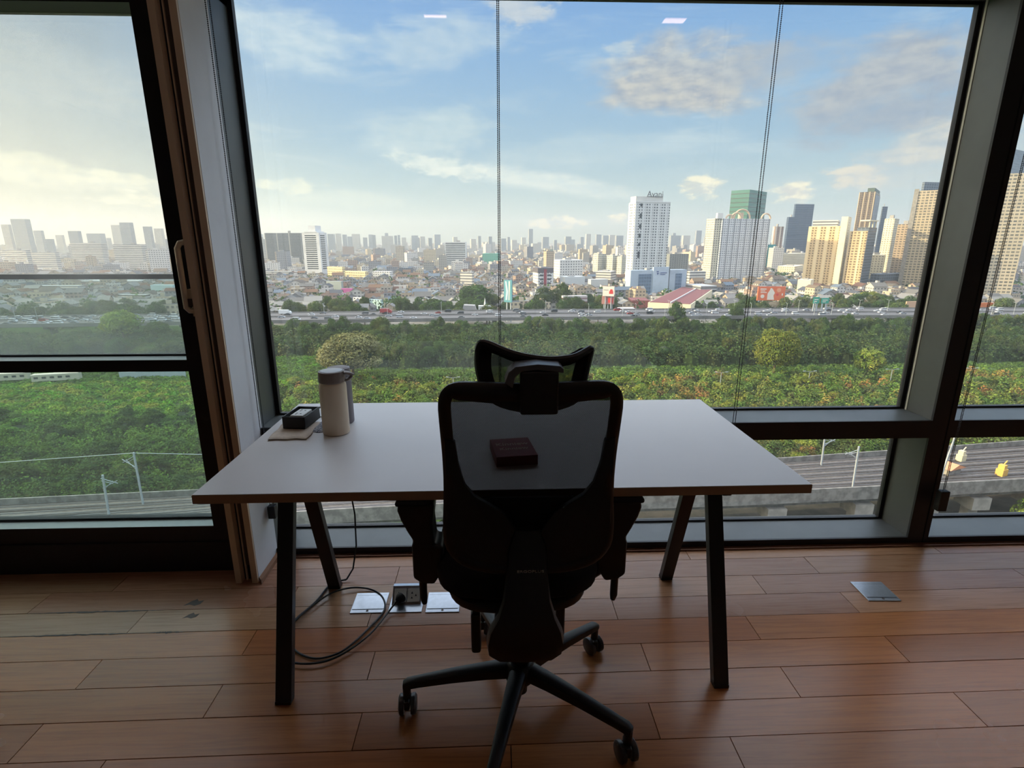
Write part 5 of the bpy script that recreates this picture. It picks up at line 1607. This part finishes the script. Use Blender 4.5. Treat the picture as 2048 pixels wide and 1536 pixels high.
# beige complex
o, Lr, Ll, H = tower('beige_complex', 'beige sunlit condominium wing, left half of the pair right of the blue towers', 1618, 1686, 1690, 452, 650, 55, F_beige)
child_box(o, 'upper_storey', F_off, 1, Lr - 1, 6, Ll * .9, H, H + 7, uvm=True)
o, Lr, Ll, H = tower('stair_tower', 'cream stair tower between the two beige wings', 1684, 1697, 1704, 433, 640, 50, F_cream, roof=False)
o, Lr, Ll, H = tower('beige_complex', 'right beige wing with balconies and a side painted dark for shade', 1700, 1736, 1752, 462, 628, 38, F_beige2, roof=False)
child_box(o, 'shade_side', F_slate, 0.3, Lr + .4, -0.5, Ll * .6, 0, H + 4, uvm=True)  # dark facing paints in the shade on this side of the wing
for x in (.1, .5, .9):
    child_box(o, 'roof_column', mat('cream_frame', (0.66, 0.60, 0.46), .7), Lr * x, Lr * x + 1, 0, 1, H + 4, H + 11)
child_box(o, 'roof_frame', bpy.data.materials['cream_frame'], -1, Lr + 1, -1, Ll * .5, H + 11, H + 12.4)
tower('corner_block', 'small cream block overgrown on the roof in front of the beige wing', 1596, 1622, 1628, 560, 560, 50, mat('cream_block', (.72, .64, .48), .8))
# right group
o, Lr, Ll, H = tower('finned_tower', 'tall brown tower with pale vertical fins', 1719, 1752, 1772, 383, 900, 50, F_brown, roof=False)
child_box(o, 'navy_wing', F_navy, 0.3, Lr + .5, -0.6, Ll * .6, 0, H - 4, uvm=True)
child_box(o, 'roof_screen', mat('roof_green', (.06, .09, .07), .6), 2, Lr + 12, 2, 12, H, H + 6)
tower('navy_tower', 'slim dark tower right behind the finned one', 1764, 1766, 1776, 413, 1000, 10, F_slate)
tower('white_condo', 'cream white condominium with stepped top between the dark towers', 1770, 1790, 1799, 437, 800, 40, F_white)
tower('white_condo', 'low cream office with striped windows at the foot of the cream condominium', 1745, 1772, 1776, 510, 690, 60, F_white)
tower('brown_block', 'brown apartment block left of the tall brown tower', 1796, 1820, 1832, 448, 720, 48, F_block)
tower('brown_block', 'dark low block at the foot of the brown apartment block', 1742, 1760, 1812, 548, 640, 20, F_slate, depth=20)
o, Lr, Ll, H = tower('tall_brown_tower', 'tallest brown tower with balconies beside the mullion', 1829, 1877, 1893, 380, 630, 52, F_tall, roof=False)
child_box(o, 'pale_fin', M_conc2, -0.8, 0.2, Ll * .80, Ll, 0, H + 2)
tower('glass_tower', 'blue-grey glass tower half hidden behind the mullion', 1845, 1850, 1912, 364, 760, 10, F_slate, roof=False)
tower('balcony_tower', 'huge brown tower with a grid of balconies in the right window', 1950, 2080, 2110, 345, 500, 66, facade('balc', (.50, .43, .32), (.12, .12, .11), 3.6, 3.1, .72, .5))
tower('glass_tower', 'blue glass tower top behind the balcony tower in the right window', 2000, 2030, 2060, 298, 900, 30, F_blue, roof=False)


tower('market_hall', 'long low hall with an orange front beside the expressway in the right window', 1955, 1958, 2002, 606, 420, 6, mat('orange_wall', (0.62, 0.17, 0.05), .7), depth=12)
tower('market_hall', 'small low hall with a peach roof left of the mullion beside the expressway', 1812, 1814, 1838, 603, 425, 6, mat('peach_wall', (0.62, 0.38, 0.24), .7), depth=12)

tower('apartment_block', 'added dark block hidden behind the right mullion, shading the balcony tower', 1893, 1896, 1938, 497, 505, 6, F_slate, depth=60)  # added unseen block, placed to cast shade on the balcony tower
# hazy skyline
sky = [(1, 22, 449), (20, 60, 438), (66, 87, 461), (110, 128, 470), (135, 162, 462), (172, 210, 467), (221, 244, 450), (238, 266, 445), (285, 304, 453), (307, 327, 457), (330, 345, 478), (90, 108, 478), (192, 222, 476),
       (512, 520, 468), (652, 666, 468), (669, 679, 467), (683, 691, 469), (693, 702, 473), (700, 718, 468), (735, 745, 469), (743, 750, 470), (758, 786, 472), (787, 794, 471), (794, 800, 470), (801, 812, 475), (815, 853, 475),
       (866, 881, 469), (940, 952, 478), (976, 984, 473), (1000, 1012, 477), (1022, 1034, 480), (1056, 1066, 458), (1083, 1098, 474), (1062, 1082, 487), (1107, 1114, 480), (1129, 1143, 473), (1171, 1182, 468), (1191, 1203, 469),
       (1204, 1218, 471), (1217, 1231, 470), (1230, 1247, 471), (1338, 1362, 471), (1364, 1381, 471), (1391, 1404, 461), (1137, 1150, 479), (1416, 1426, 486), (1640, 1660, 445), (1796, 1812, 470), (970, 990, 484), (1152, 1164, 488), (820, 836, 471), (838, 850, 473), (768, 776, 466), (855, 864, 476), (905, 915, 474), (955, 962, 472), (1014, 1020, 474), (1042, 1052, 475), (1160, 1168, 474), (1255, 1262, 476), (541, 548, 474), (655, 660, 474), (1345, 1352, 466), (1408, 1414, 474), (724, 733, 475)]
for i, (x0, x1, yt) in enumerate(sky):
    D = 2300 + (i * 137) % 900 if x0 > 400 else 1500 + (i * 211) % 700
    xc = x0 + (x1 - x0) * (0.72 if x0 < 400 else 0.18)
    g_ = 'hazy towers seen through the door glass' if x0 < 400 else 'hazy towers on the far skyline'
    sg = 'seen through the door' if x0 < 400 else 'between the left post and the striped block' if x0 < 890 else 'between the middle chain and the hotel tower' if x0 < 1258 else 'right of the hotel tower'
    sz = 'tall' if yt < 466 else 'mid-height' if yt < 473 else 'low'
    lb_ = sz + ' hazy tower on the skyline, ' + sg; g_ = sz + ' skyline towers ' + sg
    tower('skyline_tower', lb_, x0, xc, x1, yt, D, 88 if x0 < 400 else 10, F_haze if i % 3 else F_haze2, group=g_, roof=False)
for x0, x1, yt, D, lab in ((140, 212, 486, 1150, 'wide grey office block in the haze, middle of the door view'), (225, 292, 489, 1050, 'white curved office block in the haze right of the grey one'), (0, 60, 500, 1000, 'grey block in the haze at the left picture edge'),
                           (62, 118, 505, 980, 'low striped block in the haze left of the grey office block'), (290, 345, 500, 1000, 'pale block in the haze near the door stile')):
    tower('office_block', lab, x0, x0 + (x1 - x0) * .85, x1, yt, D, 88, F_off)
for x0, x1, yt, D, lab in ((0, 60, 578, 560, 'grey depot hall at the left edge below the handrail'), (70, 170, 572, 590, 'long grey depot building with white end walls below the handrail'), (130, 300, 562, 680, 'long grey depot roof just below the handrail'),
                           (235, 300, 590, 520, 'brown shed roof below the handrail'), (300, 352, 570, 560, 'light blue warehouse beside the door stile')):
    tower('depot_hall', lab, x0, x0 + (x1 - x0) * .85, x1, yt, D, 84, F_park if 'blue' not in lab else mat('light_blue', (.36, .50, .56), .7), roof=False)

# train and walls in the meadow, left
M_train = mat('cream_train', (0.52, 0.48, 0.38), .6)
for k, (xa, xb) in enumerate(((-40, 66), (68, 168))):
    a = at(xa, 766, z=GZ); b = at(xb, 760, z=GZ)
    ang = math.atan2(b.y - a.y, b.x - a.x); L = (b - a).length - 1
    t = link('train_carriage', None, None, (a.x, a.y, GZ), ang); tag(t, 'cream train carriage in the meadow, %s of the two' % ('longer left' if k == 0 else 'right'), 'train carriage', 'carriages in the meadow')
    mb = MB(); mb.box(0, L, -1.5, 1.5, .8, 3.2); build(mb, 'carriage_body', M_train, t)
    mb = MB(); mb.box(0, L, -1.6, 1.6, 3.2, 3.9); build(mb, 'roof', mat('carriage_roof', (.55, .5, .42), .6), t)
    for i in range(int(L / 3)):
        mb = MB(); mb.box(1 + i * 3, 2.6 + i * 3, -1.55, -1.4, 2.0, 2.9); build(mb, 'carriage_window', M_dwin, t)
a = at(240, 757, z=GZ); b = at(372, 754, z=GZ)
mb = MB(); mb.box(0, (b - a).length, -.2, .2, 0, 3.0); tag(build(mb, 'boundary_fence', mat('blue_grey_wall', (.36, .42, .46), .8), loc=a, rz=math.atan2(b.y - a.y, b.x - a.x)), 'pale blue-grey boundary wall in the meadow right of the carriages', 'wall')

# ------------------------------------------------------------------ billboards and signs
def billboard(lab, xl, xr, yt, yb_, Y, face, bits, rz=0.0, posts=2, thick=1.2):
    a, b = at(xl, yb_, Y=Y), at(xr, yt, Y=Y)
    w = (b.x - a.x) / max(math.cos(rz), .2); h = b.z - a.z
    t = link('billboard', None, None, (a.x, Y, a.z), rz); tag(t, lab, 'billboard')
    mb = MB(); mb.box(0, w, 0, thick, 0, h); pn = build(mb, 'panel', face, t)
    for i in range(posts):
        x = w * (i + .5) / posts
        mb = MB(); mb.box(x - .4, x + .4, thick, thick + .8, GZ - a.z, h * .5); build(mb, 'post', M_mast, t)
    for nm, m, poly in bits:
        mb = MB(); mb.prism([(p[0] * w, p[1] * h) for p in poly], -.12, .02, 'y'); build(mb, nm, m, pn)
    return t


M_or = mat('orange_print', (0.72, 0.16, 0.06), .6); M_wh = mat('white_print', (0.78, 0.70, 0.62), .6); M_rd = mat('red_print', (0.62, 0.04, 0.04), .6)
rc_ = lambda x0, x1, y0, y1: [(x0, y0), (x1, y0), (x1, y1), (x0, y1)]
circ = lambda cx, cy, r, s=1.9: [(cx + r * math.cos(i * .524), cy + r * s * math.sin(i * .524)) for i in range(12)]
billboard('orange billboard with white figures beside the right blind chain', 1514, 1572, 573, 601, 432, M_or,
          [('print_figure', M_wh, [(.36, .05), (.62, .05), (.58, .35), (.62, .55), (.52, .85), (.46, .9), (.42, .7), (.36, .5)]), ('print_disc', M_wh, circ(.18, .30, .07)), ('print_line', M_wh, rc_(.08, .30, .78, .86)), ('print_line', M_wh, rc_(.10, .26, .66, .72)),
           ('print_line', M_wh, rc_(.10, .32, .55, .60)), ('print_disc', mat('peach_print', (.8, .35, .2), .6), circ(.76, .74, .08)), ('print_disc', M_rd, circ(.72, .42, .05)), ('print_line', M_wh, rc_(.88, .92, .35, .5))])
a, b = at(1520, 614, Y=431), at(1571, 603, Y=431)
mb = MB()
for i in range(26):
    x = (b.x - a.x) * i / 25; mb.box(x - .18, x + .18, -.2, .2, 0, b.z - a.z)
mb.box(0, b.x - a.x, -.1, .1, (b.z - a.z) * .45, (b.z - a.z) * .75)
tag(build(mb, 'slat_fence', mat('tan_slats', (.50, .40, .28), .7), loc=(a.x, 431, a.z)), 'tall tan slatted screen under the orange billboard', 'screen')
billboard('white billboard with a red mark, upper of the pair left of the hospital', 1205, 1227, 573, 592, 425, M_wh, [('print_block', M_rd, rc_(.58, .92, .25, .55)), ('print_disc', M_rd, circ(.76, .62, .12, 1.0)), ('print_line', mat('grey_ink', (.3, .3, .3), .7), rc_(.1, .5, .62, .68))], rz=R(-18))
billboard('pale red lower billboard under the white one left of the hospital', 1203, 1227, 592, 608, 427, mat('pale_red_print', (.42, .20, .18), .6), [('print_block', M_rd, rc_(.5, .9, .2, .8))], rz=R(-18), posts=3)
billboard('tall blue billboard on two white posts right of the middle chain', 1008, 1023, 560, 604, 418, mat('teal_print', (.10, .32, .38), .5),
          [('print_wave', mat('pale_blue_print', (.45, .6, .68), .5), [(.2, .1), (.45, .1), (.55, .5), (.35, .95), (.15, .95), (.3, .5)]), ('print_wave', M_wh, [(.6, .1), (.72, .1), (.8, .95), (.62, .95)])], rz=R(-30))
for xl, xr in ((1626, 1640), (1642, 1659)):
    billboard('green road sign over the expressway, %s of the two' % ('left' if xl == 1626 else 'right'), xl, xr, 594 + (2 if xl > 1630 else 0), 607, 384, mat('road_green', (.02, .30, .22), .6), [('print_line', M_wh, rc_(.15, .8, .55, .68)), ('print_line', M_wh, rc_(.15, .6, .25, .38))], thick=.3)
# small pavilion and white spire beside the expressway
p = at(938, 622, Y=410); mb = MB(); mb.prism([(0, 0), (12, 0), (10.5, 5), (2, 5.4)], 0, 8, 'y'); tag(build(mb, 'pavilion', mat('grey_pavilion', (.32, .31, .32), .8), loc=(p.x - 6, 410, p.z - 1)), 'small grey pavilion roof beside the expressway left of the middle chain', 'pavilion')
p = at(970, 622, Y=408); mb = MB(); mb.prism([(-5, 0), (5, 0), (6.5, 2.6), (4, 5), (-5, 5)], 0, 4, 'y'); mb.cyl((0, 2, 5), (0, 2, 10.5), .9, .1, 8); tag(build(mb, 'white_shrine', M_wpaint, loc=(p.x, 408, p.z - 1)), 'small white boat-shaped shrine with a spire beside the expressway', 'shrine')
o, Lr, Ll, H = tower('house', 'white three-storey terrace with pink balconies among the trees right of the blue billboard', 1123, 1126, 1175, 592, 450, 8, facade('pinkh', (.62, .56, .56), (.22, .10, .12), 200, 3.2, 1, .45), depth=12)
p = at(1305, 622, Y=408); mb = MB(); mb.prism([(-7, 0), (7, 0), (6, 2.2), (-6, 2.2)], 0, 8, 'y'); tag(build(mb, 'shed_roof', M_wpaint, loc=(p.x - 20, 406, p.z)), 'white shed roof beside the expressway below the red-roofed hall', 'shed')

# ------------------------------------------------------------------ houses
def city_mat():
    m = bpy.data.materials.new('city_walls'); m.use_nodes = True; g = NT(m.node_tree)
    c = g.n('ShaderNodeAttribute', attribute_name='col').outputs['Color']
    s = g.n('ShaderNodeSeparateXYZ', {0: g.n('ShaderNodeUVMap').outputs[0]})
    u = g.m('ABSOLUTE', g.m('SUBTRACT', g.m('FRACT', g.m('DIVIDE', s.outputs[0], 3.4)), .5)); v = g.m('ABSOLUTE', g.m('SUBTRACT', g.m('FRACT', g.m('DIVIDE', s.outputs[1], 3.2)), .5))
    nz = g.n('ShaderNodeSeparateXYZ', {0: g.n('ShaderNodeNewGeometry').outputs['Normal']}).outputs[2]
    w = g.m('MULTIPLY', g.m('MULTIPLY', g.m('LESS_THAN', u, .27), g.m('LESS_THAN', v, .22)), g.m('LESS_THAN', nz, .3))
    p = g.n('ShaderNodeBsdfDiffuse', {0: g.mix(g.m('MULTIPLY', w, .8), c, (.06, .065, .08, 1))})
    o = g.n('ShaderNodeOutputMaterial'); g.put(o.inputs[0], p)
    return m


M_city = city_mat()
WALLS = [(.48, .46, .43), (.54, .52, .50), (.42, .38, .33), (.54, .46, .34), (.33, .32, .30), (.58, .56, .54), (.44, .36, .27), (.26, .26, .28), (.36, .27, .23)]
ROOFS = [(.15, .145, .14), (.12, .105, .095), (.13, .08, .065), (.20, .195, .195), (.17, .11, .08), (.09, .095, .11), (.26, .25, .23), (.16, .125, .095), (.13, .16, .20)]


def house_quads(x, y, w, d, h, rz, wall, roof, gable, z=GZ):
    c, s = math.cos(rz), math.sin(rz)
    def T(px, py, pz): return (x + c * px - s * py, y + s * px + c * py, z + pz)
    w2, d2 = w / 2, d / 2
    B = [(-w2, -d2), (w2, -d2), (w2, d2), (-w2, d2)]
    Q, K, U = [], [], []
    for i in range(4):
        a, b = B[i], B[(i + 1) % 4]; L = w if i % 2 == 0 else d
        Q.append([T(*a, 0), T(*b, 0), T(*b, h), T(*a, h)]); K.append(wall); U.append([(0, 0), (L, 0), (L, h), (0, h)])
    if gable:
        g = min(w, d) * .28; e = .6
        if w > d:
            Q += [[T(-w2 - e, -d2 - e, h - .3), T(w2 + e, -d2 - e, h - .3), T(w2 + e, 0, h + g), T(-w2 - e, 0, h + g)], [T(w2 + e, d2 + e, h - .3), T(-w2 - e, d2 + e, h - .3), T(-w2 - e, 0, h + g), T(w2 + e, 0, h + g)]]
            Q += [[T(-w2, -d2, h), T(-w2, d2, h), T(-w2, .01, h + g), T(-w2, 0, h + g)], [T(w2, d2, h), T(w2, -d2, h), T(w2, 0, h + g), T(w2, .01, h + g)]]
        else:
            Q += [[T(-w2 - e, d2 + e, h - .3), T(-w2 - e, -d2 - e, h - .3), T(0, -d2 - e, h + g), T(0, d2 + e, h + g)], [T(w2 + e, -d2 - e, h - .3), T(w2 + e, d2 + e, h - .3), T(0, d2 + e, h + g), T(0, -d2 - e, h + g)]]
            Q += [[T(-w2, -d2, h), T(w2, -d2, h), T(.01, -d2, h + g), T(0, -d2, h + g)], [T(w2, d2, h), T(-w2, d2, h), T(0, d2, h + g), T(.01, d2, h + g)]]
        K += [roof, roof, wall, wall]; U += [[(0, 0)] * 4] * 4
    else:
        Q.append([T(-w2, -d2, h), T(w2, -d2, h), T(w2, d2, h), T(-w2, d2, h)]); K.append(roof); U.append([(0, 0)] * 4)
        a, b = -w2 * .5, -d2 * .3; k = min(w, d) * .3; hh = h + 2.4
        P = [(a, b), (a + k, b), (a + k, b + k), (a, b + k)]
        for i in range(4):
            p, q = P[i], P[(i + 1) % 4]; Q.append([T(*p, h), T(*q, h), T(*q, hh), T(*p, hh)]); K.append(wall); U.append([(0, 0)] * 4)
        Q.append([T(*P[0], hh), T(*P[1], hh), T(*P[2], hh), T(*P[3], hh)]); K.append(roof); U.append([(0, 0)] * 4)
    return Q, K, U


rh = random.Random(99)
wn_ = ['pale grey', 'white', 'tan', 'cream', 'grey', 'bright white', 'ochre', 'dark grey', 'brick red']
rn_ = ['grey', 'brown', 'rust red', 'light grey', 'orange-brown', 'slate', 'pale', 'tan', 'blue-grey']
protos = []
for i in range(14):
    wi, ri = rh.randrange(len(WALLS)), rh.randrange(len(ROOFS)); gb = rh.random() < .55
    Q, K, U = house_quads(0, 0, rh.uniform(8, 15), rh.uniform(8, 12), rh.uniform(6, 10), 0, WALLS[wi], ROOFS[ri], gb, 0)
    protos.append((mesh_np('house', np.array(Q), np.array(K), [M_city], uv=np.array(U)), '%s %s-roofed house behind the expressway' % (wn_[wi], rn_[ri]), '%s houses with %s roofs' % (wn_[wi], rn_[ri])))


def blocked(x, y, k=4):
    for c, r, l, Lr, Ll in foot:
        dx, dy = x - c.x, y - c.y
        if abs(dx) > 300 or abs(dy) > 300: continue
        a = dx * r.x + dy * r.y; b = dx * l.x + dy * l.y
        if -k < a < Lr + k and -k < b < Ll + k: return True
    return False


near = []
y = 440.0
while y < 900:
    x = -1.0 * y
    while x < 1.0 * y:
        xx, yy = x + rh.uniform(-4, 4), y + rh.uniform(-4, 4)
        if yy < hn(xx) + 90: x += 12; continue
        if not blocked(xx, yy, 8): near.append((xx, yy))
        x += 15 + (y - 440) * .008
    y += 13
# the largest-looking ones that the windows show
def in_view(x, y):
    px, py = px_of(x, y, GZ + 8)
    return 0 < px < 350 or 515 < px < 1850 or 1960 < px < 2048
vis = [q for q in near if in_view(*q)][:235]
vs = set(vis)
for (x, y_) in vis:
    me, lab, grp = rh.choice(protos)
    o = link('house', me, None, (x, y_, GZ), rh.choice([.12, .12 + math.pi / 2]) + rh.uniform(-.1, .1)); k = rh.uniform(.8, 1.2); o.scale = (k, k, rh.uniform(.8, 1.35)); sg = segment(x, y_, GZ); tag(o, lab + ', ' + sg, 'house', grp + ' ' + sg)
Qa, Ka, Ua = [], [], []
def add(*a):
    Q, K, U = house_quads(*a); Qa.extend(Q); Ka.extend(K); Ua.extend(U)
for (x, y_) in near:
    if (x, y_) in vs: continue
    add(x, y_, rh.uniform(8, 16), rh.uniform(8, 13), rh.choice([7, 9, 10, 12, 14]) * rh.uniform(.8, 1.2), rh.choice([.12, 1.69]) + rh.uniform(-.15, .15), rh.choice(WALLS), rh.choice(ROOFS), rh.random() < .5)
for i in range(9500):
    u = rh.random(); y_ = 900 * (5600 / 900) ** (u ** .85); x = rh.uniform(-1.02, 1.02) * y_
    if blocked(x, y_, 8): continue
    s = 1 + (y_ - 900) / 1600
    tall = rh.random()
    h = rh.uniform(8, 15) if tall < .72 else (rh.uniform(16, 28) if tall < .965 else rh.uniform(30, 52))
    w = rh.uniform(12, 26) * s ** .6
    pale = tuple(min(.75, c * 1.12) for c in rh.choice(WALLS))
    add(x, y_, w, rh.uniform(10, 20) * s ** .6, h, rh.choice([.2, 1.75]) + rh.uniform(-.25, .25), pale, rh.choice(ROOFS), tall < .3)
o = link('city_fabric', mesh_np('city_fabric', np.array(Qa), np.array(Ka), [M_city], uv=np.array(Ua)))
tag(o, 'endless low city of houses and small blocks stretching to the horizon', 'city', kind='stuff')
# green clumps between the houses
Qs, Cs = [], []
for i in range(2200):
    y_ = 440 * (3200 / 440) ** rh.random(); x = rh.uniform(-1, 1) * y_
    if blocked(x, y_, 2): continue
    r = rh.uniform(4, 9) * (1 + y_ / 3000); h = rh.uniform(9, 14)
    v = rng.normal(size=(34, 3)); v[:, 2] = np.abs(v[:, 2]); v /= np.linalg.norm(v, axis=1)[:, None]
    Qs.append(quads_from(np.array([x, y_, GZ]) + v * np.array([r, r, h]), v, np.full(34, .0035 * y_), .5)); t = np.array(DG if rh.random() < .6 else MG)
    Cs.append(t * rng.uniform(.7, 1.4, (34, 1)))
o = link('city_greenery', mesh_np('city_greenery', np.concatenate(Qs), np.concatenate(Cs), [M_leaf])); tag(o, 'dark green treetops scattered between the city houses', 'trees', kind='stuff')


# ------------------------------------------------------------------ evening haze over the city
HAZE = 1.0
if HAZE:
    m = bpy.data.materials.new('evening_haze'); m.use_nodes = True; g = NT(m.node_tree)
    v = g.n('ShaderNodeVolumeScatter', {'Color': (0.80, 0.90, 1.0, 1), 'Density': 0.00019 * HAZE, 'Anisotropy': 0.45})
    o_ = g.n('ShaderNodeOutputMaterial'); g.put(o_.inputs[1], v)
    mb = MB(); mb.box(-7000, 7000, 60, 7500, GZ - 2, 260)
    o = build(mb, 'haze', m, fix=False); tag(o, 'thin evening haze hanging over the whole city', 'haze', kind='stuff')
